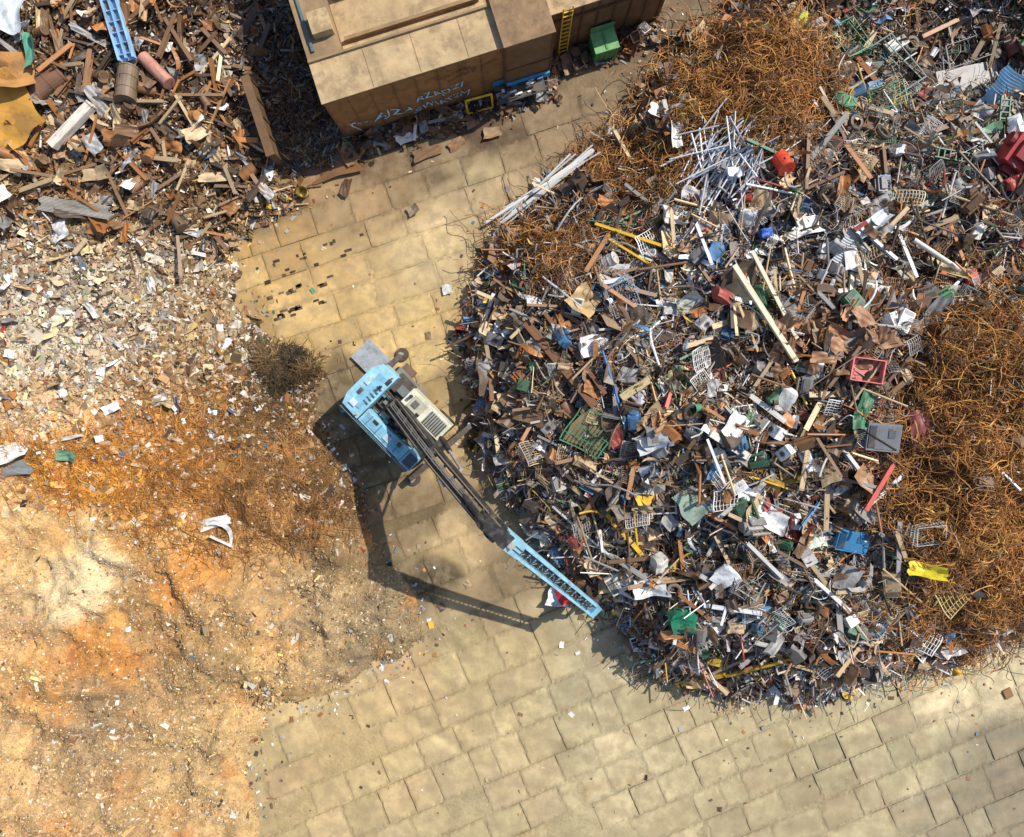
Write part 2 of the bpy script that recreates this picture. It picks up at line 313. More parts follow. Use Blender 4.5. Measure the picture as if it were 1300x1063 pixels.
def colours(px,py,bv=.28):
    pr=anch(PR,px+rng.normal(size=len(px))*25,py+rng.normal(size=len(px))*25,soft=30)
    # clumps: neighbouring pieces tend towards rust or towards grey
    cl=np.clip(fbm(px,py,70,4321,3)*3.2,-1,1)[:,None]
    pr=pr*np.exp(cl*np.array([[.3,.7,-.6,-.6,.3,-.5,0,0,0,1.0,0]]))
    k=pick(pr); d=(.0+.25*rng.random((len(px),1))); C=(PC[k]*(1-d)+DU*d)*np.exp(rng.normal(size=(len(px),1))*bv)*np.exp(rng.normal(size=(len(px),3))*.05)
    return np.clip(C,.008,.82)
def sample(N,dG,lo=.0,box=(-30,30,-22,23)):
    out=[];t=0
    while t<N:
        x=rng.uniform(box[0],box[1],N*2);y=rng.uniform(box[2],box[3],N*2)
        k=interp(dG,x,y)>lo; out.append(np.stack([x[k],y[k]],1)); t+=k.sum()
    return np.concatenate(out)[:N]
b=Batch()
def wireM(px,py):
    px=np.asarray(px,float);py=np.asarray(py,float)
    j=vn(px,py,45,661)*50-25; px=px+j; py=py+vn(py,px,45,662)*50-25
    return np.clip(np.exp(-(((px-955)/95)**2+((py-110)/92)**2)**2)+np.exp(-(((px-800)/80)**2+((py-205)/45)**2)**2)*.9+np.exp(-(((px-1255)/130)**2+((py-610)/240)**2)**3)+.75*np.exp(-(((px-685)/55)**2+((py-305)/50)**2)**2),0,1)
def scat(N,T,sfun,tilt=.4,lift=.3,jit=0,bat=None,sink=0,wirecut=.95,bv=.28,mul=1):
    p=sample(N,dR,.0); x,y=p[:,0],p[:,1]; z=hz(x,y); px,py=PX(x,y,z)
    k=rng.random(N)>wireM(px,py)*wirecut
    k&=rng.random(N)>.9*np.exp(-(((px-1235)/80)**2+((py-105)/34)**2)**2)
    x,y,z,px,py=x[k],y[k],z[k],px[k],py[k];N=len(x)
    Sc=sfun(N); L=np.stack([x,y,z+lift*rng.random(N)-sink],1)
    R=rotm(rng.random(N)*6.283,rng.normal(size=N)*tilt,rng.normal(size=N)*tilt)
    (bat or b).add(T[0],T[1],L,Sc,R,colours(px,py,bv)*mul,jit)
U=lambda N,a,b_:rng.uniform(a,b_,N)
LN=lambda N,m,s,lo,hi:np.clip(m*np.exp(rng.normal(size=N)*s),lo,hi)
st=lambda *a:np.stack(a,1)
scat(36000,T_plate,lambda N:(lambda a:st(a,a*U(N,.3,1),a*0+.5))(LN(N,.22,.4,.08,.5)),.4,.12,.12,bv=.35,mul=.9)
scat(15000,T_plate,lambda N:(lambda a:st(a,a*U(N,.3,1),a*0+.5))(LN(N,.44,.6,.12,1.5)),.38,.42,.10)
scat(11000,T_box,lambda N:(lambda a:st(a,a*U(N,.15,.9),U(N,.015,.05)))(LN(N,.4,.6,.1,1.2)),.36,.45)
scat(17000,T_box,lambda N:st(LN(N,.75,.6,.2,2.8),U(N,.018,.07),U(N,.02,.05)),.25,.55)
scat(6500,T_L,lambda N:st(LN(N,.85,.55,.25,2.4),U(N,.04,.13),U(N,.04,.11)),.3,.5)
scat(4500,T_U,lambda N:st(LN(N,.6,.5,.2,1.8),U(N,.07,.25),U(N,.05,.14)),.35,.45)
scat(6000,T_tube,lambda N:(lambda r:st(LN(N,.8,.55,.2,2.4),r,r))(U(N,.025,.085)),.3,.55)
scat(2600,T_half,lambda N:(lambda r:st(r*U(N,.8,3),r,r))(U(N,.14,.42)),.5,.3)
for T in T_st: scat(3600,T,lambda N:(lambda a:st(a,a*U(N,.3,1.3),a))(LN(N,.65,.5,.2,1.7)),.4,.5,.02)
scat(2400,T_crate,lambda N:(lambda a:st(a,a*U(N,.5,1),a*U(N,.3,.8)))(LN(N,.34,.4,.12,.8)),1.0,.3,.05)
scat(3000,T_box,lambda N:(lambda a:st(a,a*U(N,.5,1),a*U(N,.4,.9)))(LN(N,.24,.45,.08,.65)),.6,.3,.08)
scat(1900,T_frame,lambda N:(lambda a:st(a,a*U(N,.5,1),a*.6))(LN(N,.65,.4,.3,1.4)),.35,.55,.02)
link('mixed_scrap',b.mesh('mixed_scrap',M_scrap),kind='stuff')
bw=Batch()
p=sample(8000,dR,.1); z=hz(p[:,0],p[:,1]); q=PX(p[:,0],p[:,1],z)
wires(bw,p[:,0],p[:,1],11,.17,1.2,.012,colours(*q),.65)
link('loose_cable',bw.mesh('loose_cable',M_wire),kind='stuff')
bw=Batch()
p=sample(120000,dR,.05,(-4,30,-20,23)); z=hz(p[:,0],p[:,1]); q=PX(p[:,0],p[:,1],z)
wm=wireM(*q); k=rng.random(len(p))<wm*.62; pp=p[k][:24000]; N=len(pp)
tone=fbm(pp[:,0],pp[:,1],1.6,888,4)[:,None]
col=np.array(c(158,108,56))*np.exp(rng.normal(size=(N,1))*.4+tone*1.9)*np.exp(rng.normal(size=(N,3))*.04)
wires(bw,pp[:,0],pp[:,1],12,.12,1.9,.0125,np.clip(col,.008,.6),.6,.13)
k=rng.random(len(p))<wm*.1; pp=p[k][:3600]; N=len(pp)
col=np.array(c(172,118,60))*np.exp(rng.normal(size=(N,1))*.4)
wires(bw,pp[:,0],pp[:,1],20,.17,1.5,.017,np.clip(col,.01,.6),.75,.2)
link('rusty_wire_tangle',bw.mesh('rusty_wire_tangle',M_wire),kind='stuff')
# ---------- left scatter ----------
def scatL(bat,N,T,sfun,cond,tilt=.5,lift=.12,jit=0,ext=.25,mul=1.0,bv=.35,pale=.1):
    p=sample(N,dL,.0); x,y=p[:,0],p[:,1]; z=hz(x,y); px,py=PX(x,y,z)
    k=rng.random(N)<cond(px,py); x,y,z,px,py=x[k],y[k],z[k],px[k],py[k];N=len(x)
    C=anch(LA,px+rng.normal(size=N)*30,py+rng.normal(size=N)*22,soft=12)*mul*np.exp(rng.normal(size=(N,1))*bv)*np.exp(rng.normal(size=(N,3))*.06)
    e=rng.random(N)
    pal=PC[pick(np.tile(P(white=1.0,grey=1,brown=3,ro=1.2,tan=3,blue=.1,red=.08,green=.06,black=.3),(N,1)))]
    C=np.where((e<ext)[:,None],pal,C)
    C=np.where((e>1-pale)[:,None],np.array(c(228,216,194))*U(N,.6,1)[:,None],C)
    bat.add(T[0],T[1],np.stack([x,y,z+lift*rng.random(N)+.02],1),sfun(N),rotm(rng.random(N)*6.283,rng.normal(size=N)*tilt,rng.normal(size=N)*tilt),np.clip(C,.01,.8),jit)
sm=lambda v,a,b_:np.clip((v-a)/(b_-a),0,1)
up=lambda px,py:1-sm(py+fbm(px,py,60,9)*60,260,340)
mid=lambda px,py:sm(py,250,320)*(1-sm(py,470,520))
low=lambda px,py:sm(py,440,500)*(1-sm(py+fbm(px,py,80,19)*80,600,680))
b=Batch()
scatL(b,24000,T_box,lambda N:(lambda a:st(a,a*U(N,.25,.8),U(N,.015,.05)))(LN(N,.27,.5,.08,.9)),up,.45,.3,mul=1.7,pale=.04,ext=.3)
scatL(b,28000,T_plate,lambda N:(lambda a:st(a,a*U(N,.3,1),a*0+.4))(LN(N,.28,.5,.08,1.0)),up,.42,.3,.09,mul=1.8,pale=.04,ext=.3)
scatL(b,11000,T_box,lambda N:st(LN(N,.7,.5,.2,2.2),U(N,.025,.08),U(N,.02,.06)),up,.28,.35,mul=1.7,pale=.04,ext=.3)
scatL(b,4000,T_half,lambda N:(lambda r:st(r*U(N,.8,3),r,r))(U(N,.1,.25)),up,.5,.2,mul=1.6,pale=.02)
for T in T_st: scatL(b,2500,T,lambda N:(lambda a:st(a,a*U(N,.4,1.4),a))(LN(N,.5,.45,.2,1.3)),up,.4,.4,mul=1.7,pale=.03)
link('torn_metal_scrap',b.mesh('torn_metal_scrap',M_scrap),kind='stuff')
b=Batch()
scatL(b,80000,T_plate,lambda N:(lambda a:st(a,a*U(N,.25,1),a*0+.4))(LN(N,.16,.62,.05,.8)),lambda x,y:mid(x,y)*.75,.35,.10,.09,pale=.28,mul=1.18,ext=.2)
scatL(b,70000,T_box,lambda N:(lambda a:st(a,a*U(N,.08,.5),U(N,.01,.03)))(LN(N,.2,.6,.06,1.0)),lambda x,y:mid(x,y)*.7,.22,.13,pale=.14,mul=1.1,ext=.2)
scatL(b,70000,T_box,lambda N:(lambda a:st(a,a*U(N,.1,.6),U(N,.01,.03)))(LN(N,.16,.55,.05,.8)),lambda x,y:low(x,y)*.65,.3,.1,pale=.10,mul=1.15,ext=.2)
scatL(b,16000,T_plate,lambda N:(lambda a:st(a,a*U(N,.4,1),a*0+.4))(LN(N,.2,.5,.08,.7)),lambda x,y:low(x,y)*.6,.35,.1,.08,pale=.17,mul=1.15)
link('shredded_debris',b.mesh('shredded_debris',M_chip),kind='stuff')
b=Batch()
gran=lambda x,y:sm(y,560,660)*(.2+.8*np.clip(.45+fbm(x,y,120,123,4)*4,0,1))
scatL(b,240000,T_box,lambda N:(lambda a:st(a,a*U(N,.3,1),a*U(N,.2,.5)))(LN(N,.048,.5,.022,.22)),lambda x,y:gran(x,y)*.8,.5,.015,ext=.06,pale=.11,mul=1.0,bv=.3)
scatL(b,14000,T_box,lambda N:(lambda a:st(a,a*U(N,.05,.5),U(N,.01,.03)))(LN(N,.18,.55,.07,.7)),lambda x,y:gran(x,y)*.5,.3,.04,ext=.12,pale=.12,mul=.98)
scatL(b,6000,T_plate,lambda N:(lambda a:st(a,a*U(N,.3,1),a*0+.4))(LN(N,.14,.5,.06,.45)),lambda x,y:gran(x,y)*.5,.3,.04,.1,ext=.12,pale=.2,mul=1)
link('gravel_and_chips',b.mesh('gravel_and_chips',M_chip),kind='stuff')
bw=Batch()
p=sample(34000,dL,.2,(-28,-6,-14,2)); z=hz(p[:,0],p[:,1]); q=PX(p[:,0],p[:,1],z)
wl=np.clip(np.exp(-(((q[0]-120)/190)**2+((q[1]-595)/35)**2)**2)+np.exp(-(((q[0]-310)/150)**2+((q[1]-620)/80)**2)**2)+.35*np.exp(-(((q[0]-300)/150)**2+((q[1]-520)/70)**2)),0,1)
wl=np.clip(wl*(1+fbm(p[:,0],p[:,1],1.8,456,4)*3),0,1)
k=rng.random(len(p))<wl*.7; p=p[k]; N=len(p); ocr=np.clip((330-q[0][k])/200,0,1)[:,None]
tone=fbm(p[:,0],p[:,1],1.2,777,4)[:,None]
col=(np.array(c(190,124,46))*ocr+np.array(c(142,100,54))*(1-ocr))*np.exp(rng.normal(size=(N,1))*.3+tone*1.5)
wires(bw,p[:,0],p[:,1],10,.10,2.2,.0095,np.clip(col,.01,.7),.12,.04)
link('ochre_wire_tangle',bw.mesh('ochre_wire_tangle',M_wire),kind='stuff')
bw=Batch()
cen=np.array([[342,470],[362,455],[378,468],[352,482],[335,455]]); ci=rng.integers(5,size=3600)
t_=cen[ci]+rng.normal(size=(3600,2))*np.array([9,7]); p=np.array([W(*q_) for q_ in t_])*.97; d_=np.hypot(t_[:,0]-cen[ci,0],t_[:,1]-cen[ci,1])
col=np.array([c(84,64,38),c(62,50,34),c(96,72,40),c(70,58,34),c(104,82,48)])[ci]*np.exp(rng.normal(size=(len(p),1))*.4)
wires(bw,p[:,0],p[:,1],7,.07,3.5,.014,np.clip(col,.006,.5),.06,.03)
bw.V[-1][:,2]+=np.repeat(.42*np.exp(-(d_/12)**2)*rng.random(len(p))**.4,21)
link('matted_cable_clump',bw.mesh('matted_cable_clump',M_wire),kind='stuff')
b=Batch()
for T,N,sz in((T_box,36000,.10),(T_plate,14000,.15)):
    x=rng.uniform(-28,28,N);y=rng.uniform(-22,21,N); d=np.maximum(interp(dR,x,y),interp(dL,x,y))
    k=(d<.1)&(rng.random(N)<np.exp(d/.6)*.9+.015); x,y=x[k],y[k];N=len(x);px,py=PX(x,y,0)
    a=LN(N,sz,.5,.03,.5)
    b.add(T[0],T[1],np.stack([x,y,gz(x,y)+.06+0*x],1),st(a,a*U(N,.15,.9),a*.15),rotm(U(N,0,6.28),rng.normal(size=N)*.1,rng.normal(size=N)*.1),colours(px,py)*1.1,.05 if T is T_plate else 0)
N=2600; uu=U(N,-.2,17); vv=-.15-np.abs(rng.normal(size=N))*.5+np.where(uu>10.9,.95,0); ca,sa=math.cos(math.radians(17.5)),math.sin(math.radians(17.5)); bo=W(440,176)
x=bo[0]+uu*ca-vv*sa; y=bo[1]+uu*sa+vv*ca; a=LN(N,.2,.5,.06,.8)
b.add(*T_plate,np.stack([x,y,.1+.12*rng.random(N)],1),st(a,a*U(N,.15,.9),a*.4),rotm(U(N,0,6.3),rng.normal(size=N)*.3,rng.normal(size=N)*.3),PC[rng.choice([0,1,1,1,2,4,9,10,0],N)]*np.exp(rng.normal(size=(N,1))*.3)*.8,.07)
link('scattered_litter',b.mesh('scattered_litter',M_chip),kind='stuff')

# ---------- small-object builder ----------
class B:
    def __init__(s): s.v=[];s.f=[];s.c=[]
    def box(s,cx,cy,cz,sx,sy,sz,col=(1,1,1),M=None):
        n=len(s.v)
        for v in boxv(cx,cy,cz,sx,sy,sz): s.v.append(tuple(M@Vector(v)) if M else v); s.c.append(col)
        s.f+=[tuple(i+n for i in f) for f in BOXF]; return s
    def seg(s,p0,p1,w0,h0,w1=None,h1=None,col=(1,1,1)):
        w1=w0 if w1 is None else w1; h1=h0 if h1 is None else h1
        p0=Vector(p0);p1=Vector(p1);t=(p1-p0).normalized();up=Vector((0,0,1)) if abs(t.z)<.95 else Vector((0,1,0))
        n=t.cross(up).normalized();u=n.cross(t);k=len(s.v)
        for p,w,h in((p0,w0,h0),(p1,w1,h1)):
            for a,b_ in((-1,-1),(1,-1),(1,1),(-1,1)): s.v.append(tuple(p+n*a*w/2+u*b_*h/2)); s.c.append(col)
        s.f+=[tuple(k+i for i in f) for f in((0,3,2,1),(4,5,6,7),(0,1,5,4),(1,2,6,5),(2,3,7,6),(3,0,4,7))]; return s
    def cyl(s,p0,p1,r0,r1=None,n=12,col=(1,1,1),caps=True):
        r1=r0 if r1 is None else r1;p0=Vector(p0);p1=Vector(p1);t=(p1-p0).normalized();up=Vector((0,0,1)) if abs(t.z)<.9 else Vector((1,0,0))
        a_=t.cross(up).normalized();b_=a_.cross(t);k=len(s.v)
        for p,r in((p0,r0),(p1,r1)):
            for i in range(n):
                an=2*math.pi*i/n; s.v.append(tuple(p+a_*r*math.cos(an)+b_*r*math.sin(an))); s.c.append(col)
        s.f+=[(k+i,k+(i+1)%n,k+n+(i+1)%n,k+n+i) for i in range(n)]
        if caps: s.f+=[tuple(k+i for i in range(n))[::-1],tuple(k+n+i for i in range(n))]
        return s
    def grid(s,n,m,fn,col=(1,1,1)):
        k=len(s.v)
        for i in range(n):
            for j in range(m): s.v.append(fn(i/(n-1),j/(m-1))); s.c.append(col)
        s.f+=[(k+i*m+j,k+(i+1)*m+j,k+(i+1)*m+j+1,k+i*m+j+1) for i in range(n-1) for j in range(m-1)]; return s
    def poly(s,P,z0,z1,col=(1,1,1)):
        k=len(s.v);n=len(P)
        for z in(z0,z1):
            for p in P: s.v.append((p[0],p[1],z)); s.c.append(col)
        s.f+=[tuple(k+i for i in range(n))[::-1],tuple(k+n+i for i in range(n))]+[(k+i,k+(i+1)%n,k+n+(i+1)%n,k+n+i) for i in range(n)]; return s
    def warp(s,fn): s.v=[fn(*v) for v in s.v]; return s
    def mesh(s,name,mat):
        me=bpy.data.meshes.new(name); me.from_pydata(s.v,[],s.f); me.update()
        a=me.color_attributes.new('Col','FLOAT_COLOR','POINT')
        a.data.foreach_set('color',np.concatenate([np.array(s.c,float),np.ones((len(s.c),1))],1).astype(np.float32).ravel())
        me.materials.append(mat); return me
def part(bld,name,mat,parent,bevel=0,label=None):
    o=link(name,bld.mesh(name,mat),parent=parent,label=label)
    if bevel:
        md=o.modifiers.new('bevel','BEVEL'); md.width=bevel; md.segments=2; md.limit_method='ANGLE'
    return o
dk=(.25,.25,.25)
def t_pipe():
    s=B(); s.cyl((-.5,0,0),(.5,0,0),.5,n=12,caps=False); s.cyl((-.5,0,0),(.5,0,0),.42,n=12,col=(.3,.3,.3),caps=False); return s
def t_bentpipe(b_,k):
    s=B(); P_=[]
    for i in range(9):
        t=i/8-.5; P_.append(((t),b_*(t*t if k==0 else max(0,t)**1.2*1.5 if k==1 else math.sin(6*t)*.25),.15*b_*math.sin(4*t)))
    for i in range(8): s.cyl(P_[i],P_[i+1],.022,n=8,caps=False)
    return s
def t_strip(i):
    s=B(); V,F=T_st[i]; s.v=list(V); s.f=list(F); s.c=[(1,1,1)]*len(V); return s
def t_beam():
    s=B(); s.box(0,0,.45,1,1,.12); s.box(0,0,-.45,1,1,.12); s.box(0,0,0,1,.14,.78); return s
def t_plank():
    s=B(); s.box(0,0,0,1,1,1); s.box(.47,0,.02,.02,1.02,1.05,(.5,.4,.3)); s.box(-.3,.2,.5,.01,.1,.06,dk); return s
def t_sheet(seed,corr=False):
    r=np.random.default_rng(seed); ph=r.random(6)*6; A=.03+.07*r.random(); cx_=r.uniform(.45,.9); cy_=r.uniform(.1,.45); sl1,sl2=r.uniform(-.8,1.1),r.uniform(-.7,1.1); nt=r.random()*.25
    def f(u,v):
        x=u-.5;y=v-.5
        z=A*math.sin(3*u+ph[0])*math.cos(2.5*v+ph[1])+.03*math.sin(7*u+4*v+ph[2])+.02*math.sin(13*v-9*u+ph[3])
        if not corr: z+=sl1*max(0,u-cx_)+sl2*max(0,cy_-v)
        if corr: z=.3*z+.02*math.sin(v*2*math.pi*11)
        return (x*(1-nt*(v-.3))+.03*math.sin(9*v+ph[4]),y*(1-nt*u)+.03*math.sin(8*u+ph[5]),z)
    return B().grid(14,45 if corr else 12,f)
def t_crate():
    s=B(); s.box(0,0,.03,1,1,.05)
    for k in range(4):
        z=.14+.14*k
        s.box(0,.48,z,1,.04,.10);s.box(0,-.48,z,1,.04,.10);s.box(.48,0,z,.04,.92,.10);s.box(-.48,0,z,.04,.92,.10)
    for a in(-.47,.47):
        for b_ in(-.47,.47): s.box(a,b_,.32,.055,.055,.62)
    return s
def t_grate(n=10,m=4,w=.016):
    s=B(); 
    for i in range(6):
        for q in(-.48,.48): s.box(-.4+i*.16,q,0,.17,.03,.035); s.box(q,(-.4+i*.16)*.93,0,.03,.15,.034)
    for i in range(1,n):
        for j in range(5): s.box(-.5+i/n,-.368+j*.184,.003,w,.185,.02)
    for i in range(1,m):
        for j in range(5): s.box(-.372+j*.186,-.5+i/m,-.01,.187,w,.015)
    return s.warp(lambda x,y,z:(x+.03*math.sin(5*y),y+.05*math.sin(3*x+1),z+.10*math.sin(3.2*x+.5)*math.cos(2.5*y)))
def t_drum():
    s=B(); s.cyl((0,0,-.5),(0,0,.48),.33,n=20); 
    for z in(-.47,-.17,.17,.47): s.cyl((0,0,z-.02),(0,0,z+.02),.35,n=20,caps=True)
    s.cyl((0,0,.46),(0,0,.495),.30,n=20,col=(.7,.7,.7)); s.cyl((.18,0,.49),(.18,0,.52),.04,n=8,col=dk); return s
def t_tyre():
    s=B(); R=.34;r=.13
    def f(u,v):
        a=u*2*math.pi;b_=v*2*math.pi; q=R+r*math.cos(b_)*(.9); return (q*math.cos(a),q*math.sin(a),.1*max(-1,min(1,1.4*math.sin(b_)))*1.0)
    return s.grid(25,11,f)
def t_washer():
    s=B(); s.box(0,0,0,.6,.85,.58); s.box(0,.33,.295,.58,.15,.02,(.75,.78,.8)); s.cyl((0,-.05,.28),(0,-.05,.315),.2,n=20,col=(.45,.47,.5)); s.cyl((0,-.05,.30),(0,-.05,.325),.14,n=20,col=(.06,.07,.08))
    s.box(-.2,.33,.31,.08,.05,.02,dk); s.box(.31,0,.1,.02,.6,.3,(.6,.6,.6)); return s
def t_cab():
    s=B(); s.box(0,0,0,1,.7,.4); s.box(.1,.0,.21,.72,.6,.03,(.8,.8,.8)); s.box(-.36,0,.215,.2,.56,.03,dk); s.box(.2,.1,.235,.2,.2,.03,(.5,.5,.5)); s.box(.5,0,0,.03,.5,.25,(.6,.6,.6)); return s
def t_crush(seed):
    r=np.random.default_rng(seed); ph=r.random(9)*6; s=B()
    n=7
    for ax in range(3):
        for sg in(-1,1):
            if ax==2 and sg==1 and seed%2: continue
            def f(u,v,ax=ax,sg=sg):
                p=[0,0,0]; p[ax]=sg*.5; p[(ax+1)%3]=u-.5; p[(ax+2)%3]=v-.5
                x,y,z=p; x*=1;y*=.75;z*=.42
                return (x+.07*math.sin(5*y+4*z+ph[0])+.03*math.sin(11*z+ph[3]),y+.07*math.sin(4*x+5*z+ph[1])+.02*math.sin(12*x+ph[4]),z+.06*math.sin(5*x+ph[2])*math.cos(4*y+ph[5])+.02*math.sin(13*y+ph[6]))
            s.grid(n,n,f,col=tuple(np.ones(3)*r.uniform(.7,1)))
    return s
def t_bucket():
    s=B(); s.cyl((0,0,0),(0,0,.36),.13,.17,n=16,caps=False); s.cyl((0,0,.01),(0,0,.35),.12,.16,n=16,col=(.4,.4,.4),caps=False); s.cyl((0,0,0),(0,0,.015),.13,n=16); s.cyl((0,0,.34),(0,0,.365),.18,.18,n=16,caps=False); return s
def t_ladder():
    s=B(); s.box(0,.4,0,1,.1,.12);s.box(0,-.4,0,1,.1,.12)
    for i in range(9): s.box(-.44+.11*i,0,0,.02,.72,.08)
    return s
def t_engine():
    s=B(); s.box(0,0,0,.8,.5,.4); s.box(0,0,.25,.6,.3,.12,(.6,.6,.6)); s.cyl((.4,0,0),(.5,0,0),.2,n=14,col=(.5,.5,.5)); s.cyl((-.5,.1,.05),(-.4,.1,.05),.12,n=12,col=(.5,.5,.5))
    for i in range(4): s.cyl((-.25+i*.16,.25,.05),(-.25+i*.16,.4,.15),.05,n=8,col=(.7,.6,.5))
    s.cyl((-.35,.42,.16),(.35,.42,.16),.06,n=8,col=(.7,.6,.5)); s.box(0,-.3,-.02,.5,.12,.2,(.4,.4,.4)); return s
def t_girder():
    s=B(); s.box(0,0,-.2,1,.8,.1); s.box(0,.45,0,1,.1,.5);s.box(0,-.45,0,1,.1,.5); s.box(0,0,.05,.98,.12,.3,(.8,.85,.9))
    for i in range(7): s.box(-.44+.145*i,0,.0,.012,.8,.3,(.7,.75,.8))
    return s
def t_cage():
    s=B()
    for z in(0,.5,1):
        for a in(-.5,.5): s.box(0,a,z,1.02,.025,.03); s.box(a,0,z,.025,.96,.03)
    for i in range(9):
        q=-.5+i/8
        for a in(-.5,.5):
            s.box(q,a,.5,.016,.016,.96); s.box(a,q,.5,.016,.016,.96)
    for i in range(1,8): s.box(-.5+i/8,0,.01,.014,.96,.02); s.box(0,-.5+i/8,.015,.96,.014,.02)
    return s.warp(lambda x,y,z:(x+.08*math.sin(3*y+z),y+.07*math.sin(3*x+2*z),z+.1*math.sin(3*x+1)))
TM={}
def reg(k,s,mat): TM[k]=s.mesh(k,mat)
reg('pipe',t_pipe(),M_shiny);reg('beam',t_beam(),M_beam);reg('plank',t_plank(),M_paint)
for i in range(8): reg('sheet%d'%i,t_sheet(50+i),M_paint); reg('rsheet%d'%i,t_sheet(150+i),M_rust)
for i in range(5): reg('crush%d'%i,t_crush(i),M_paint)
for i in range(4): reg('strip%d'%i,t_strip(i),M_paint)
for i in range(3): reg('bpipe%d'%i,t_bentpipe(.7+.3*i,i),M_shiny)
reg('corr',t_sheet(70,True),M_paint);reg('crate',t_crate(),M_paint);reg('grate',t_grate(),M_paint);reg('drum',t_drum(),M_paint);reg('tyre',t_tyre(),M_paint);reg('engine',t_engine(),M_beam)
reg('washer',t_washer(),M_paint);reg('cab',t_cab(),M_paint);reg('bucket',t_bucket(),M_paint);reg('ladder',t_ladder(),M_paint);reg('cage',t_cage(),M_paint);reg('girder',t_girder(),M_paint);reg('rustbox',t_cab(),M_rust)
def place(name,key,px,py,sc_,yaw,col,label,cat,tilt=(0,0),dz=.25,group=None,ground=None):
    if ground is None: x,y,z=at(px,py); dz=dz+.12
    else: x,y=W(px,py);z=ground
    o=link(name,TM[key],label=label,cat=cat,group=group,color=col)
    o.location=(x,y,z+dz); o.rotation_euler=(math.radians(tilt[0]),math.radians(tilt[1]),math.radians(yaw)); o.scale=sc_ if hasattr(sc_,'__len__') else (sc_,)*3
    return o
def long(name,key,a,b_,w,col,label,cat,h=None,dz=.45,group=None):
    x0,y0,z0=at(*a);x1,y1,z1=at(*b_); p0=Vector((x0,y0,z0+dz));p1=Vector((x1,y1,z1+dz))
    m=(p0+p1)/2; L=(p1-p0).length
    mz=max(float(hz(p0.x+(p1.x-p0.x)*t,p0.y+(p1.y-p0.y)*t))+dz*.6-(p0.z+(p1.z-p0.z)*t) for t in(.25,.5,.75))
    d=(p1-p0); o=link(name,TM[key],label=label,cat=cat,group=group,color=col)
    o.location=m+Vector((0,0,max(0,mz))); o.rotation_mode='XYZ'
    o.rotation_euler=(0,-math.atan2(d.z,math.hypot(d.x,d.y)),math.atan2(d.y,d.x)); o.scale=(L,w,h or w); return o
WHT=c(240,238,232);CRM=c(222,212,180);YEL=c(226,178,40);GRN=c(40,125,85);BLU=c(60,140,190);RED=c(180,50,42);RST=c(122,82,52);GRY=c(160,164,168)
long('wooden_beam','plank',(922,342),(998,460),.22,CRM,'long cream painted timber beam on the scrap heap','beam',dz=1.1)
long('wooden_beam','plank',(946,326),(1000,432),.16,CRM,'slim cream beam crossing the mixed scrap heap','beam',dz=1.0)
long('steel_beam','beam',(667,412),(752,515),.38,RST,'long rusty steel beam lying on mixed scrap','beam',dz=.8)
long('steel_beam','beam',(690,400),(765,500),.18,RST,'rusty steel beam lying on mixed scrap','beam',dz=.8)
long('steel_channel','plank',(753,289),(852,322),.13,YEL,'yellow painted steel bar on the scrap heap','bar',dz=.8)
long('steel_channel','plank',(770,308),(830,345),.10,YEL,'yellow painted steel bar on the scrap heap','bar',dz=.8)
long('steel_channel','plank',(768,650),(810,698),.2,YEL,'yellow steel angle sticking out of scrap','bar',dz=.8)
long('steel_channel','plank',(800,640),(806,690),.08,YEL,'thin yellow bar on mixed scrap','bar',dz=.8)
long('steel_channel','plank',(856,862),(916,848),.28,YEL,'wide yellow painted beam at the heap edge','beam',dz=.6)
long('steel_channel','plank',(915,850),(1010,825),.12,YEL,'yellow painted bar at the heap edge','bar',dz=.8)
long('steel_channel','plank',(940,600),(1000,620),.07,YEL,'thin yellow rod among grey scrap','bar',dz=.8)
long('wooden_beam','plank',(785,505),(822,480),.35,c(190,170,125),'pale tan timber board on the heap','board',dz=.75)
long('wooden_beam','plank',(895,548),(942,578),.32,c(225,220,205),'off-white board lying on the heap','board',dz=.8)
long('steel_tube','pipe',(822,485),(842,560),.13,c(150,110,60),'tan steel tube on mixed scrap','tube',dz=.7)
long('steel_tube','pipe',(760,440),(785,520),.12,c(60,120,180),'blue steel tube on mixed scrap','tube',dz=.8)
long('steel_tube','pipe',(1148,308),(1215,352),.22,c(215,205,195),'off-white steel tube on the heap','tube',dz=.7)
long('steel_tube','pipe',(1172,392),(1215,350),.14,WHT,'white steel tube on the heap','tube',dz=.7)
long('wooden_beam','plank',(1068,420),(1072,350),.16,c(215,205,180),'pale timber on scrap heap','board',dz=.7)
long('wooden_beam','plank',(1090,640),(1135,600),.16,WHT,'white painted board on scrap heap','board',dz=.7)
long('steel_tube','pipe',(700,640),(770,700),.12,c(200,200,195),'galvanised tube at the heap edge','tube',dz=.7)
long('steel_tube','pipe',(1000,530),(1060,600),.14,RST,'rusty steel tube on mixed scrap','tube',dz=.7)
long('steel_tube','pipe',(640,480),(700,560),.12,RST,'rusty steel tube on heap flank','tube',dz=.7)
PL=place
PL('scrap_panel','sheet0',1010,293,(1.6,.9,1),15,WHT,'crumpled white metal panel on the heap','panel',dz=.7)
PL('scrap_panel','corr',1070,326,(1.3,1.2,1),-20,c(185,190,192),'grey corrugated sheet on the heap','metal sheet',dz=.7,tilt=(10,5))
PL('scrap_panel','sheet1',1095,290,(1.7,.7,1),35,c(225,230,233),'pale folded metal panel on the heap','panel',dz=.8,tilt=(-15,0))
PL('scrap_panel','sheet2',1185,345,(1.8,.5,1),-25,c(205,185,140),'tan sheet metal strip on the heap','panel',dz=.7)
PL('scrap_panel','corr',926,540,(1.2,.9,1),55,WHT,'white ribbed grille panel on the heap','grille',dz=.75,tilt=(10,8))
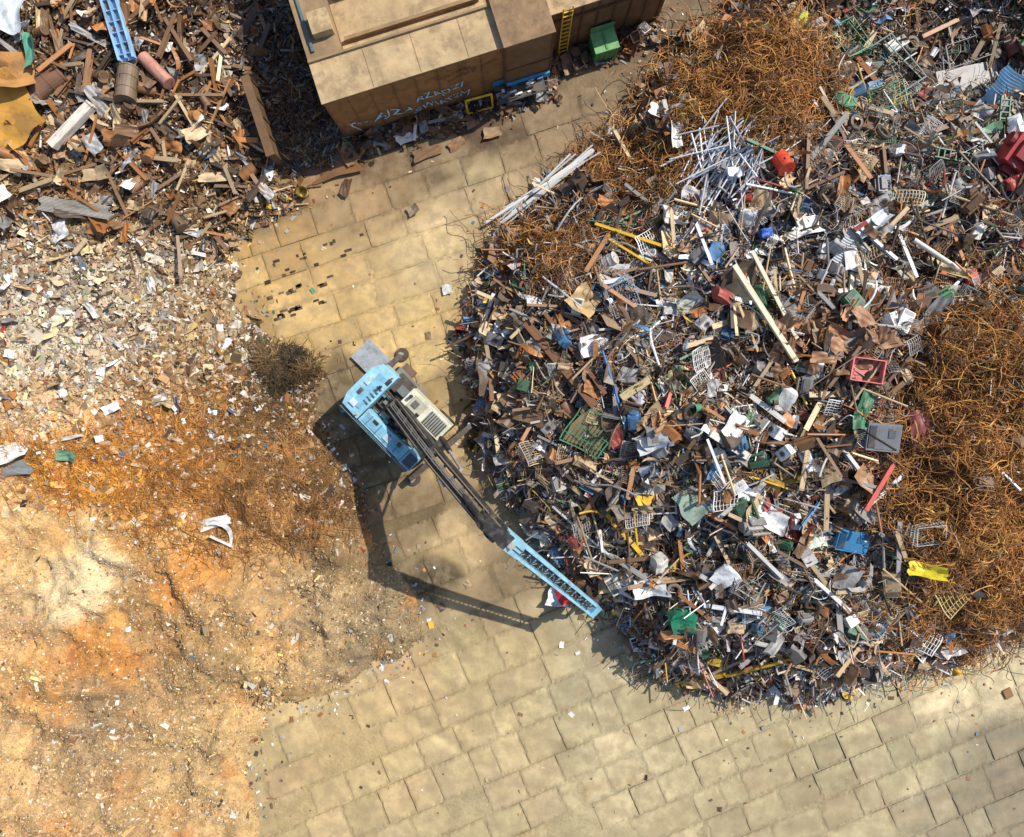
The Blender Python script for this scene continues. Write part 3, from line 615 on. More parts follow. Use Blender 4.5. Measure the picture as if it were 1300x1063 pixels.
PL('radiator_grille','grate',920,631,(1.5,.9,1),5,WHT,'white wire grille panel on mixed scrap','grille',dz=.75)
PL('radiator_grille','grate',805,655,(1.1,.7,1),10,c(225,225,225),'white slatted grille on mixed scrap','grille',dz=.75)
PL('window_frame','grate',745,548,(2.0,1.9,1.5),-30,c(80,140,100),'green steel frame around a rusty panel','frame',dz=.85,tilt=(10,0))
PL('scrap_panel','sheet3',745,548,(1.7,1.6,.6),-30,c(135,115,80),'rusty brown metal panel under a green frame','panel',dz=.78,tilt=(10,0))
PL('washing_machine','washer',742,445,.9,10,WHT,'white washing machine dumped on the scrap heap','washing machine',dz=.5,tilt=(-8,12))
PL('control_cabinet','cab',1107,553,(1.5,1.7,1.3),-5,c(112,116,122),'dark grey metal cabinet on brown scrap','cabinet',dz=.6,tilt=(5,5))
PL('control_cabinet','cab',1070,681,(1.4,1.4,1),-10,BLU,'blue metal cabinet with a brown patch','cabinet',dz=.7,tilt=(12,0))
PL('storage_box','crush1',1002,668,(1.1,1.3,1),-35,c(175,80,74),'faded red crushed metal box on mixed scrap','box',dz=.7,tilt=(-10,6))
PL('plastic_crate','crate',1084,470,(1.4,1.0,.7),-8,c(222,125,120),'pink plastic crate on rusty sheets','crate',dz=.75,tilt=(5,0))
PL('waste_bin','crush0',863,783,(1.1,1.3,1.6),5,c(25,125,90),'green plastic waste bin lying in scrap','bin',dz=.5,tilt=(15,0))
PL('storage_box','cab',787,731,(1.5,1.3,1.0),30,c(225,218,198),'cream metal box near the heap edge','box',dz=.6,tilt=(8,-5))
PL('scrap_panel','sheet4',820,740,(1.5,.9,1),10,WHT,'white crumpled panel near the heap edge','panel',dz=.7)
PL('scrap_panel','sheet2',1160,717,(1.4,.6,1),-8,c(225,205,40),'bright yellow plastic sheet on the heap','sheet',dz=.7)
PL('gas_canister','drum',984,215,(1.1,1.1,.8),10,c(215,65,35),'orange-red round canister on wire tangle','canister',dz=.8,tilt=(60,15))
PL('cloth_scrap','sheet3',716,752,(.8,1.0,1),30,c(190,30,35),'crumpled red cloth at the heap edge','cloth',dz=.45)
PL('scrap_panel','sheet1',708,756,(1.1,.9,.8),-10,c(225,225,228),'white crumpled sheet beside red cloth','sheet',dz=.25)
PL('metal_cage','cage',1112,100,(2.6,1.9,1.0),-50,c(70,110,100),'green wire mesh cage on dark scrap','cage',dz=.3)
PL('metal_cage','cage',1065,62,(1.6,1.2,.7),-55,c(60,130,85),'small green wire cage at the heap top','cage',dz=.4)
PL('metal_cage','cage',1215,75,(2.2,1.1,.8),20,c(120,120,120),'grey wire mesh cage on dark ground','cage',dz=.05)
PL('metal_cage','cage',1110,135,(1.6,1.0,.8),20,c(60,130,85),'green steel cage on mixed scrap','cage',dz=.3)
PL('scrap_panel','corr',1276,122,(2.1,1.7,2),-35,c(130,165,190),'blue-grey corrugated sheet on dark ground','metal sheet',dz=.5)
PL('scrap_panel','corr',1252,140,(1.4,1.0,1.5),-50,c(120,150,172),'small blue-grey corrugated sheet on dark ground','metal sheet',dz=.4)
PL('concrete_plate','plank',1222,106,(3.2,1.3,.12),12,c(158,154,148),'pale grey dusty slab on dark ground','slab',dz=.35,tilt=(3,2))
PL('engine_block','engine',1285,205,(2.2,2.6,2),-30,c(175,50,52),'red vehicle engine part on dark scrap','vehicle part',dz=.5,tilt=(10,10))
PL('steel_bench_frame','ladder',1262,165,(2.6,.5,1),85,c(40,110,75),'green steel frame on dark scrap','frame',dz=.5)
PL('steel_bench_frame','ladder',1210,205,(2.4,.5,1),-10,c(40,110,75),'green steel frame lying on scrap','frame',dz=.5)
PL('metal_cage','cage',1165,672,(1.2,.8,.5),10,c(205,205,198),'white wire basket at heap edge','basket',dz=.4,tilt=(10,0))
PL('radiator_grille','grate',1200,748,(1.7,1.5,1.2),40,c(200,180,120),'tan slatted frame on rusty wire','frame',dz=.6,tilt=(10,8))
PL('radiator_grille','grate',1160,806,(1.5,1.1,1),-25,WHT,'white wire shelf at the heap edge','shelf',dz=.6)
PL('radiator_grille','grate',1140,258,(1.4,.7,1),-5,c(200,190,160),'cream wire shelf on dark scrap','shelf',dz=.7)
PL('radiator_grille','grate',815,850,(1.3,1.0,1),-40,c(90,70,50),'rusty steel grate at the heap edge','grate',dz=.45)
PL('bucket','bucket',1208,845,(1.3,1.3,1.1),0,YEL,'yellow plastic bucket at the heap edge','bucket',dz=.1,tilt=(60,20))
PL('oil_drum','drum',1275,65,(1,1,1),20,c(120,60,55),'rusty red steel drum on dark ground','drum',dz=.4,tilt=(80,0))
PL('storage_box','crush3',845,395,(.6,.7,.6),5,c(190,190,185),'pale grey crushed metal box on mixed scrap','box',dz=.7)
PL('scrap_panel','sheet0',880,630,(1.9,1.5,1),35,c(145,166,148),'pale green crumpled panel on heap','panel',dz=.65)
PL('scrap_panel','sheet2',965,650,(1.4,1.0,1),-35,WHT,'white bent panel on mixed scrap','panel',dz=.75)
PL('scrap_panel','sheet4',823,560,(1.4,.8,1),20,c(205,210,215),'pale metal sheet on mixed scrap','panel',dz=.75)
PL('scrap_panel','sheet1',740,385,(1.3,1.3,1),-40,c(180,150,105),'tan square sheet on heap flank','panel',dz=.7)
PL('scrap_panel','sheet3',1155,545,(.8,1.8,1),10,c(130,66,62),'dull red sheet beside rusty wire','panel',dz=.7)
PL('scrap_panel','sheet0',1085,520,(.6,1.8,1),-20,c(60,120,85),'green metal strip on the heap','panel',dz=.7)
PL('plastic_canister','crush4',965,300,(.5,.5,.8),20,c(40,90,180),'blue plastic canister on the heap','canister',dz=.6)
PL('wire_mesh_bundle','cage',783,380,(1.3,1.4,.5),30,c(130,150,165),'blue-grey crumpled wire mesh on the heap','mesh',dz=.5,tilt=(15,10))
for i in range(34):
    a,b_=rng.normal(1045,34),rng.normal(440,30)
    PL('rusty_sheet','sheet%d'%(i%8),a,b_,(rng.uniform(.5,1.1),rng.uniform(.3,.7),.8),rng.uniform(0,360),c(*(np.array((162,118,84))*rng.uniform(.7,1.3))),'rusty brown sheet metal offcut piled on the heap','metal sheet',dz=rng.uniform(.5,.95),tilt=(rng.uniform(-18,18),rng.uniform(-18,18)),group='rusty sheet offcuts on the mixed heap')
for i in range(11):
    t=i/10; j=rng.normal(0,7,2)
    x0,y0=W(622+24*t+j[0],288-24*t+j[1]); x1,y1=W(730+20*t+rng.normal(0,10),212-24*t+rng.normal(0,4))
    o=link('steel_pipe',TM['pipe'],label='long pale galvanised pipe at the heap edge',cat='pipe',group='long pale pipes stacked on the heap edge',color=c(*(np.array((240,238,230))*rng.uniform(.85,1.06))))
    z0=.4+.2*rng.random(); z1=1.8+.4*rng.random(); d=Vector((x1-x0,y1-y0,z1-z0)); w_=.085+.07*(i%4==0)
    o.location=((x0*(1-z0/36)+x1*(1-z1/36))/2,(y0*(1-z0/36)+y1*(1-z1/36))/2,(z0+z1)/2); o.rotation_euler=(0,-math.atan2(d.z,math.hypot(d.x,d.y)),math.atan2(d.y,d.x)); o.scale=(d.length,w_,w_)
for i in range(85):
    cx,cy=rng.normal(912,26),rng.normal(212,20); a=math.radians(rng.normal(60,32)); L=rng.uniform(18,42)
    long('aluminium_tube','pipe',(cx-L*math.cos(a),cy+L*math.sin(a)),(cx+L*math.cos(a),cy-L*math.sin(a)),rng.uniform(.05,.09),c(*(np.array((222,224,228))*rng.uniform(.75,1.1))),'shiny aluminium tube spilled over the wire tangle','tube',dz=rng.uniform(.6,1.1),group='aluminium tubes on the heap')
def rnd(n,name,keys,scf,label,cat,tilt=20,dz=(.3,.6),box=(600,1290,40,870),cols=None,dmin=.4,lr='R',gname=None):
    cnt=0
    D=dR if lr=='R' else dL
    while cnt<n:
        px,py=rng.uniform(box[0],box[1]),rng.uniform(box[2],box[3]); x,y,z=at(px,py)
        if float(interp(D,x,y))<dmin: continue
        if lr=='R' and float(wireM(px,py))>.35 and rng.random()<.95: continue
        if lr=='R' and ((px-1222)/75)**2+((py-106)/34)**2<1: continue
        if lr=='R': k=int(pick(anch(PR,np.array([px]),np.array([py])))[0])
        else: k=int(rng.choice([0,1,1,1,2,3,4,9,9,4,2]))
        if cols is not None and PN[k] not in cols: k=PN.index(cols[int(rng.integers(len(cols)))])
        nm={'dark':'dark rusty','rustorange':'orange rusty','brown':'brown rusty'}.get(PN[k],PN[k])
        d=rng.uniform(.0,.2); cc=np.clip((PC[k]*(1-d)+DU*d)*math.exp(rng.normal()*.22)*1.15,.01,.85)
        place(name,keys[int(rng.integers(len(keys)))],px,py,scf(),rng.uniform(0,360),cc,label%nm,cat,tilt=(rng.normal()*tilt,rng.normal()*tilt),dz=rng.uniform(*dz)+(.13 if lr=='R' else .05),group=gname or (cat+' pieces on the scrap heap')); cnt+=1
u=rng.uniform
SH=['sheet%d'%i for i in range(8)]
rnd(210,'scrap_panel',SH,lambda:(lambda a:(a,a*u(.35,.9),u(.6,1.1)))(.75*math.exp(rng.normal()*.4)),'bent %s metal panel lying on mixed scrap','panel',18,gname='bent panels on the mixed heap')
rnd(120,'bent_strip',['strip%d'%i for i in range(4)],lambda:(lambda a:(a,a*u(.3,1.2),a))(u(.7,1.9)),'curled %s sheet metal strip on mixed scrap','strip',25,(.3,.6))
rnd(110,'bent_tube',['bpipe%d'%i for i in range(3)],lambda:(u(.8,2.4),)*3,'bent %s steel tube tangled in mixed scrap','tube',20,(.4,.7),gname='bent tubes tangled in the heap')
rnd(110,'crushed_metal_box',['crush%d'%i for i in range(5)],lambda:(u(.35,1.2),u(.4,1.2),u(.5,1.3)),'crushed %s metal box lying in mixed scrap','box',25,(.25,.55))
rnd(50,'machine_part',['engine'],lambda:(u(.6,1.3),)*3,'%s machine part lying in mixed scrap','machine part',30,(.3,.5),cols=['dark','brown','grey','blue','green','rustorange'])
rnd(160,'steel_tube',['pipe'],lambda:(u(.9,3.0),)+(u(.04,.12),)*2,'%s steel tube lying across mixed scrap','tube',12,(.4,.75))
rnd(90,'steel_beam',['beam'],lambda:(u(.8,2.5),)+(u(.07,.2),)*2,'%s steel beam offcut on mixed scrap','beam',12,(.4,.7))
rnd(160,'wooden_board',['plank'],lambda:(u(.6,2.6),u(.06,.24),u(.03,.05)),'%s flat board lying on mixed scrap','board',12,(.4,.7),cols=['tan','white','brown','grey','rustorange','tan'])
rnd(60,'wire_rack',['grate'],lambda:(u(.5,1.4),u(.4,1.0),u(.6,1)),'%s wire rack lying on mixed scrap','rack',22,(.4,.65),cols=['white','grey','tan','green','brown'])
rnd(22,'plastic_crate',['crate'],lambda:(u(.4,.8),u(.35,.6),u(.3,.5)),'%s open crate tipped on mixed scrap','crate',50,(.3,.5))
rnd(18,'wire_basket',['cage'],lambda:(u(.5,1.1),u(.4,.8),u(.3,.5)),'%s wire basket on mixed scrap','basket',30,(.3,.5),cols=['white','grey','tan'])
rnd(16,'oil_drum',['drum'],lambda:(u(.5,.9),)*3,'%s steel drum lying in mixed scrap','drum',60,(.2,.4))
rnd(18,'washing_machine',['washer'],lambda:(u(.7,.95),)*3,'%s household appliance shell on mixed scrap','appliance',40,(.2,.5),cols=['white','white','grey'])
rnd(14,'car_tyre',['tyre'],lambda:(u(.8,1),)*3,'%s worn rubber tyre in mixed scrap','tyre',25,(.4,.6),cols=['black'])
rnd(28,'bucket',['bucket'],lambda:(u(.8,1.2),)*3,'%s bucket tipped on mixed scrap','bucket',60,(.3,.5),cols=['white','blue','red','green','black'])
rnd(18,'metal_cabinet',['cab'],lambda:(u(.6,1.1),u(.6,1.1),u(.6,1)),'%s metal cabinet dumped on mixed scrap','cabinet',20,(.3,.5),cols=['white','grey','tan','blue','green','red'])
rnd(115,'bent_sheet',SH,lambda:(u(.5,1.7),u(.25,.8),u(.6,1)),'bent %s metal sheet on the torn scrap heap','metal sheet',box=(0,350,0,300),lr='L',dz=(.25,.55),gname='bent sheets on the torn scrap heap')
rnd(50,'bent_strip',['strip%d'%i for i in range(4)],lambda:(lambda a:(a,a*u(.3,1.2),a))(u(.6,1.6)),'curled %s metal strip on torn scrap','strip',25,(.2,.4),box=(0,370,0,300),lr='L',gname='curled strips on the torn scrap heap')
rnd(65,'steel_beam',['beam'],lambda:(u(.9,2.6),)+(u(.1,.24),)*2,'%s steel beam offcut on torn scrap','beam',12,(.3,.55),box=(0,340,0,260),lr='L',cols=['dark','brown','rustorange','tan'])
rnd(60,'wooden_board',['plank'],lambda:(u(.7,2.2),u(.06,.22),u(.03,.05)),'%s flat board on torn scrap','board',14,(.3,.5),box=(0,400,0,330),lr='L',cols=['tan','brown','rustorange','brown'])
rnd(14,'oil_drum',['drum'],lambda:(u(.5,.9),)*3,'%s steel drum in torn scrap','drum',70,(.2,.4),box=(0,340,0,250),lr='L',cols=['brown','rustorange','dark'])
rnd(60,'light_sheet',SH,lambda:(u(.3,.9),u(.15,.45),u(.6,1)),'small %s sheet fragment on shredded debris','fragment',14,(.05,.12),box=(0,300,290,560),lr='L',cols=['white','grey','tan'])
long('steel_girder','girder',(148,-5),(176,88),.75,c(150,190,222),'light blue steel girder on torn scrap','girder',h=.7,dz=1.0)
PL('scrap_panel','sheet0',30,32,(1.7,1.6,1),80,c(215,222,222),'large white crumpled panel on torn scrap','panel',dz=.9)
PL('scrap_panel','sheet2',58,75,(.8,1.7,1),10,c(95,160,130),'mint green metal strip on torn scrap','panel',dz=.8)
PL('rusty_plate','rsheet0',22,150,(3.0,3.0,1.4),-55,c(205,150,62),'large yellow-orange rusted steel plate on torn scrap','steel plate',dz=.8,tilt=(8,10))
PL('rusty_plate','rsheet3',30,105,(2.0,2.4,1.2),20,c(170,122,66),'bent orange-brown steel plate on torn scrap','steel plate',dz=.9,tilt=(-12,15))
PL('rusty_hopper','rustbox',5,95,(1.8,1.8,2.0),-30,c(150,108,60),'square rusty steel hopper on torn scrap','hopper',dz=.5,tilt=(12,15))
PL('oil_drum','drum',65,118,(1.3,1.3,2.2),-55,c(120,85,62),'long rusty steel cylinder on torn scrap','cylinder',dz=.5,tilt=(80,40))
PL('oil_drum','drum',170,115,(1.4,1.4,1.8),0,c(120,100,80),'rusty steel cylinder beside the blue girder','cylinder',dz=.5,tilt=(75,10))
PL('gas_canister','drum',208,98,(.9,.9,1.9),45,c(190,135,115),'pinkish steel gas bottle on torn scrap','gas bottle',dz=.6,tilt=(85,0))
long('wooden_beam','plank',(78,192),(128,140),.4,c(225,215,200),'thick off-white beam on torn scrap','beam',dz=.7)
long('steel_ladder','ladder',(262,168),(290,105),1.0,c(160,115,70),'tan rusty steel ladder on torn scrap','ladder',h=.7,dz=.7)
PL('scrap_panel','corr',105,268,(3.4,.7,1.5),-8,c(190,185,175),'long grey ribbed panel on brown debris','panel',dz=.5)
PL('oil_drum','drum',228,282,(.9,.9,1.1),40,c(105,85,62),'rusty brown drum on brown debris','drum',dz=.2,tilt=(80,0))
long('steel_beam','beam',(318,125),(332,190),.35,c(85,60,40),'rusty beam beside the retaining wall','beam',dz=.3)
PL('scrap_panel','sheet1',20,573,(1.4,.9,1),20,c(225,225,220),'white crumpled sheet on shredded debris','sheet',dz=.15)
PL('scrap_panel','corr',20,594,(1.8,.7,1),5,c(150,155,155),'grey corrugated sheet on shredded debris','metal sheet',dz=.12)
PL('scrap_panel','sheet4',92,578,(1.3,.5,1),-5,c(110,155,125),'pale green sheet on ochre wire','sheet',dz=.2)
PL('plastic_scrap','sheet5',276,662,(1.5,.55,.9),15,c(225,222,215),'broken white plastic panel on orange dirt','plastic piece',dz=.15,tilt=(6,4))
PL('plastic_scrap','strip3',290,672,(1.5,1.6,1),-50,c(225,222,215),'bent white plastic strip on orange dirt','plastic piece',dz=.2)
PL('plastic_scrap','plank',284,686,(1.2,.1,.08),-25,c(225,222,215),'broken white plastic bar on orange dirt','plastic piece',dz=.15)
PL('foam_block','crush3',497,757,(.7,.9,.5),-30,c(225,212,180),'cream foam block lying on the dark ground','block',dz=.15,ground=.1)
k=0
for (px,py,a,b_,yw,cc) in [(425,212,2.6,1.3,15,(120,85,52)),(400,218,1.6,1.0,40,(105,75,48)),(444,198,1.2,.8,-60,(140,100,62)),(395,232,1.1,.6,10,(150,115,75)),(525,158,1.4,.7,17,(140,100,60)),(543,195,1.5,.6,20,(120,90,60)),(580,184,.9,.5,35,(140,105,70)),(470,186,1.0,.6,-20,(90,65,42)),(500,180,.8,.5,60,(110,80,50)),(625,170,.9,.6,10,(150,120,85)),(525,268,.6,.5,30,(150,130,100)),(568,368,.5,.5,10,(215,210,200)),(440,240,.9,.5,70,(95,68,45)),(555,170,1.0,.5,-10,(120,90,62)),(600,158,.7,.4,30,(130,98,66))]:
    PL('steel_plate','sheet%d'%(k%8),px,py,(a,b_,.3),yw,c(*cc),'flat rusty steel plate lying on the yard','steel plate',dz=.08,ground=.1,tilt=(rng.normal()*3,rng.normal()*3)); k+=1
PL('yellow_bucket','bucket',387,247,(1.6,1.6,1.2),0,c(215,190,80),'yellow plastic bucket on the yard','bucket',dz=.02,ground=.1)
PL('concrete_block','plank',473,457,(1.7,1.3,.2),-45,c(160,165,168),'grey steel plate slab behind the machine','slab',dz=.06,ground=.05)
# ---------- building ----------
def empty(name,loc,yaw,label,cat):
    e=bpy.data.objects.new(name,None); COL.objects.link(e); e.location=loc; e.rotation_euler=(0,0,yaw); e['label']=label; e['category']=cat; e.empty_display_size=.3; return e
E=empty('rusty_steel_building',(bo[0],bo[1],0),math.radians(17.5),'long rusty steel industrial container building with graffiti','building')
FC=c(146,102,56);FD=c(118,85,52);RC=c(182,156,116);RD=c(150,124,90)
s=B(); s.box(4.2,.9,2.3,8.4,1.8,4.6,FC)
for i in range(9): s.box(.02+i*1.045,-.015,2.25,.07,.03,4.3,FD)
s.box(4.2,-.03,4.5,8.44,.06,.16,FD); s.box(4.2,-.03,.1,8.44,.06,.2,c(60,42,28))
part(s,'wall',M_rust,E,label='rusty brown front wall with graffiti')
s=B(); s.box(4.2,.88,4.63,8.5,1.95,.06,RC); s.box(4.2,1.82,4.72,8.5,.1,.16,RD)
for i in range(3): s.box(2.4+i*2.2,.85,4.665,.03,1.8,.015,RD)
part(s,'roof',M_roof,E,label='dusty tan flat roof strip')
s=B(); s.box(.75,5.9,2.3,1.5,8.1,4.6,FD); s.box(.75,5.9,4.63,1.6,8.1,.06,RD); s.box(1.0,3.2,4.9,.9,1.0,.5,RC); s.box(.3,5.2,4.72,.12,6,.12,c(90,110,115))
part(s,'side_wing',M_roof,E)
s=B(); s.box(4.95,5.4,1.7,6.9,7.1,3.4,RC); s.box(4.9,2.9,3.55,6.4,.16,.3,RD); s.box(5.0,5.0,3.6,6.4,.3,.4,RC)
part(s,'sunken_bay',M_roof,E,label='sunken tan bay with cross beams')
s=B(); s.box(9.55,1.2,2.45,2.3,2.8,4.9,FD); s.box(9.55,1.2,4.93,2.4,2.95,.06,c(140,112,80)); s.box(9.55,-.22,2.4,2.2,.04,.1,c(80,55,32)); s.box(8.42,-.22,2.45,.08,.05,4.9,c(90,60,35)); s.box(10.68,-.22,2.45,.08,.05,4.9,c(90,60,35))
part(s,'end_block',M_rust,E)
s=B(); s.box(9.55,-.3,.95,2.2,.12,.4,c(60,150,190)); part(s,'rubbing_strip',M_paint,E,label='blue painted strip low on the wall')
s=B(); s.box(13.8,4.0,2.0,6.1,6.0,4.0,FD); s.box(13.8,1.5,4.03,6.2,1.2,.06,RC); s.box(13.8,2.2,4.3,6.2,.12,.5,RD); s.box(13.8,4.7,4.1,6.1,4.6,.2,RD); s.box(13.8,.95,3.2,6.1,.12,.12,c(90,62,36))
for i in range(8): s.box(10.9+i*.82,.97,2,.08,.06,4,c(88,60,36))
part(s,'rear_hall',M_rust,E)
s=B()
for i in range(2): s.cyl((11.5+i*.45,.75,0),(11.5+i*.45,.85,4.4),.035,n=6,col=YEL)
for i in range(11): s.box(11.725,.8,.3+i*.38,.45,.05,.05,YEL)
part(s,'access_ladder',M_paint,E,label='yellow steel access ladder')
def text(t,u_,z_,size,col,name='graffiti',v=-.05,sh=0,roll=0,off=0):
    cu=bpy.data.curves.new('t','FONT'); cu.body=t; cu.size=size; cu.shear=sh; cu.offset=off
    o=bpy.data.objects.new('t',cu); COL.objects.link(o); dg=bpy.context.evaluated_depsgraph_get(); dg.update()
    me=bpy.data.meshes.new_from_object(o.evaluated_get(dg)); bpy.data.objects.remove(o)
    ph=u_*3
    for v_ in me.vertices:
        x_,y_=v_.co.x,v_.co.y; v_.co.y=y_*(1+.22*math.sin(2.9*x_+ph))+.12*math.sin(3.7*x_+ph); v_.co.x=x_*.92+.09*math.sin(5*y_+2*x_+ph)
    a=me.color_attributes.new('Col','FLOAT_COLOR','POINT'); a.data.foreach_set('color',np.tile(np.array([*col,1],np.float32),len(me.vertices)))
    me.materials.clear(); me.materials.append(M_spray)
    q=link(name,me,parent=E); q.location=(u_,v,z_); q.rotation_euler=(math.radians(90),math.radians(roll),0); return q
M_spray=mat_col('spray_paint',scale=3,var=.3,rough=.8,plain=True)
GB=(.36,.68,.8)
text('AJZA',1.75,1.15,.95,GB,roll=3,sh=.15,off=-.004); text('RZĄDZI',3.95,1.75,.75,GB,roll=-2,sh=-.05,off=-.004); text('ŚWIATEM',3.7,.65,.72,GB,roll=-4,off=-.004)
text('ZŁOMOWANE TOREB',5.0,3.35,.34,c(90,62,36),'stencil_lettering'); text('SZKŁO K',5.7,2.9,.34,c(90,62,36),'stencil_lettering')
text('(',.55,.8,1.1,(.7,.7,.66),'doodle'); text('><(°>',.4,1.3,.5,(.7,.7,.66),'doodle'); text('U',1.1,.5,.55,c(170,60,50),'doodle')
s=B(); s.box(0,0,1.1,.3,3.9,2.2,c(100,74,50)); s.box(0,0,2.23,.42,4.0,.07,c(115,86,58))
for i in range(5): s.box(.18,-1.9+i*.95,1.1,.06,.12,2.1,c(80,58,38))
o=link('retaining_wall',s.mesh('retaining_wall',M_rust),label='rusty steel retaining wall holding back scrap',cat='wall'); o.location=(*W(347,168),0); o.rotation_euler=(0,0,math.radians(18))
b=Batch(); N=6200; x=rng.uniform(-12.2,-7.6,N); y=rng.uniform(11.2,19,N); k=(x-(-8.4))*.954+(y-12.4)*.30<-.15; k&=~((y<12.2)&(x>-9.3)); x=x[k];y=y[k];N=len(x)
zz=.05+.5*sm(y,13,18)+.25*rng.random(N); a=LN(N,.35,.5,.1,.9)
b.add(*T_plate,np.stack([x,y,zz],1),st(a,a*U(N,.15,.9),a*.5),rotm(U(N,0,6.3),rng.normal(size=N)*.4,rng.normal(size=N)*.4),PC[rng.choice([0,1,1,2,3,4,9,0,5],N)]*.5,.08)  # palette dimmed on plates and bars: pit shade painted into their colour
b.add(*T_box,np.stack([x+.2,y,zz+.1],1),st(a*2,a*.1,a*.1),rotm(U(N,0,6.3),rng.normal(size=N)*.3,rng.normal(size=N)*.3),PC[rng.choice([0,1,1,2,4,9,0],N)]*.6)
link('pit_scrap',b.mesh('pit_scrap',M_scrap),kind='stuff')
def g_empty(name,px,py,yaw,label,cat): return empty(name,(*W(px,py),.05),math.radians(yaw),label,cat)
e=g_empty('yellow_rail_frame',610,142,15,'yellow tubular steel guard frame beside the wall','guard frame')
s=B()
for a in(-.65,.65): s.cyl((a,0,0),(a,.1,1.5),.055,n=8,col=YEL)
s.cyl((-.65,.1,1.5),(.65,.1,1.5),.055,n=8,col=YEL); s.cyl((-.65,0,.12),(.65,0,.12),.055,n=8,col=YEL); part(s,'rail',M_paint,e)
for a in(-.65,.65): part(B().box(a,0,.02,.3,.3,.03,YEL),'foot_plate',M_paint,e)
e=g_empty('workbench',660,122,17,'steel workbench cluttered with tools and blue cover','workbench')
s=B(); s.box(0,0,.8,2.5,.9,.06,c(70,70,68)); s.box(0,.5,1.0,2.5,.08,.5,c(60,140,175)); part(s,'bench_top',M_paint,e)
for a in(-1.15,1.15):
    for d in(-.38,.38): part(B().box(a,d,.385,.08,.08,.77,c(60,60,60)).box(a,d,.02,.16,.16,.03,c(60,60,60)),'leg',M_paint,e)
s=B()
for i in range(40): s.box(rng.uniform(-1.1,1.1),rng.uniform(-.35,.35),.88+.1*rng.random(),rng.uniform(.08,.4),rng.uniform(.06,.2),rng.uniform(.06,.2),tuple(PC[rng.choice([0,2,3,5,10,1])]))
s.box(0,0,.845,2.3,.8,.02,c(90,84,76)); part(s,'tools',M_paint,e)
e=g_empty('green_container',764,66,17,'small green metal container with raised lid','container')
s=B(); s.box(0,0,.55,1.2,1.0,1.1,c(70,135,78)); 
for i in range(5): s.box(-.5+i*.25,-.51,.55,.06,.03,1.0,c(90,155,92))
s.box(0,0,1.12,1.24,1.04,.05,c(112,168,105)); s.box(0,0,1.16,.1,.9,.04,c(84,140,86))
part(s,'shell',M_paint,e); part(B().box(0,.53,1.4,1.2,.05,.45,c(95,150,92)),'lid',M_paint,e)
for i in range(60):
    px=rng.uniform(455,830); base=178-(px-440)*.315; py=base+rng.uniform(2,24)
    if px>690: py=75-(px-690)*.33+rng.uniform(5,30)
    kk=int(rng.choice([0,1,2,3,4,9,1])); key=str(rng.choice(['crush1','crush2','sheet1','plank','bucket','drum','sheet5','plank','crate']))
    nm={'crush1':'crushed_metal_box','crush2':'crushed_metal_box','crate':'plastic_crate','sheet1':'steel_plate','sheet5':'steel_plate','plank':'wooden_board','bucket':'bucket','drum':'oil_drum'}[key]
    sc_={'crush1':(.6,.6,.6),'crush2':(.5,.5,.5),'crate':(.5,.45,.5),'sheet1':(.9,.6,.5),'sheet5':(1.1,.7,.5),'plank':(1.3,.15,.05),'bucket':(1,1,1),'drum':(.6,.6,.6)}[key]
    if abs(px-764)<22 or abs(px-610)<20: continue
    PL(nm,key,px,py,sc_,rng.uniform(0,360),PC[kk]*1.0,'%s %s standing by the building wall'%(PN[kk].replace('rustorange','orange'),nm.replace('_',' ')),nm.replace('_',' '),dz=.2,ground=.1,tilt=(rng.normal()*8,rng.normal()*8))
# ---------- material handler ----------
HB=c(146,198,216);HB2=c(122,178,202);BK=c(46,43,42);BR=c(84,72,60);CR=c(214,208,184)
E=empty('material_handler',(-5.3,-1.65,.03),math.radians(-45.4),'light blue scrap material handler with long raised boom','excavator')
s=B(); s.box(0,0,.95,4.6,1.3,.45,BR); s.box(0,0,1.3,1.7,1.7,.3,BK); s.box(1.7,0,.8,.5,2.4,.4,BR); s.box(-1.7,0,.8,.5,2.4,.4,BR)
part(s,'undercarriage',M_crane,E,.03)
for a in(-1.5,1.5):
    for d in(-1.25,1.25):
        w=part(B().cyl((a,d-.25,.55),(a,d+.25,.55),.55,n=24,col=BK),'wheel',M_crane,E,.05)
        part(B().cyl((a,d-.27,.55),(a,d+.27,.55),.28,n=16,col=c(90,90,88)),'rim',M_crane,w)
for a in(-2.4,2.5):
    for d in(-1,1):
        s=B(); s.seg((a,d*.5,.85),(a+.1*d,d*2.0,.75),.3,.3,.24,.24,BR); s.cyl((a,d*2.0,.8),(a,d*2.0,.12),.09,n=10,col=GRY); s.cyl((a,d*2.0,.03),(a,d*2.0,.12),.34,n=16,col=c(80,66,48)); part(s,'outrigger',M_crane,E)
s=B(); s.box(-.2,0,1.6,4.5,2.5,.22,BK); s.box(-.5,.05,1.9,2.6,.75,.4,BR)
for i in range(46): s.box(rng.uniform(-1.4,1.7),rng.uniform(-.58,.5),1.95+.6*rng.random(),rng.uniform(.1,.45),rng.uniform(.05,.22),rng.uniform(.08,.25),tuple(np.array([BR,BK,c(130,122,104),c(120,120,116),c(100,140,158)][i%5])))
for y_ in(-.25,.35,.5,-.5): s.cyl((-1.4,y_,2.4),(.9,y_*.8,2.6),.045,n=8,col=BK)
part(s,'upper_deck',M_crane,E)
s=B(); s.poly([(-1.35,-1.35),(-1.35,1.35),(-2.3,1.3),(-2.55,.8),(-2.55,-.8),(-2.35,-1.3)],1.5,3.1,HB)
s.box(-1.85,0,3.12,.5,1.9,.04,HB2); s.box(-1.5,.9,3.13,.2,.3,.06,BK); s.box(-2.0,-.9,3.15,.35,.3,.08,c(200,215,220)); s.cyl((-1.6,.5,3.1),(-1.6,.5,3.45),.07,n=10,col=BK)
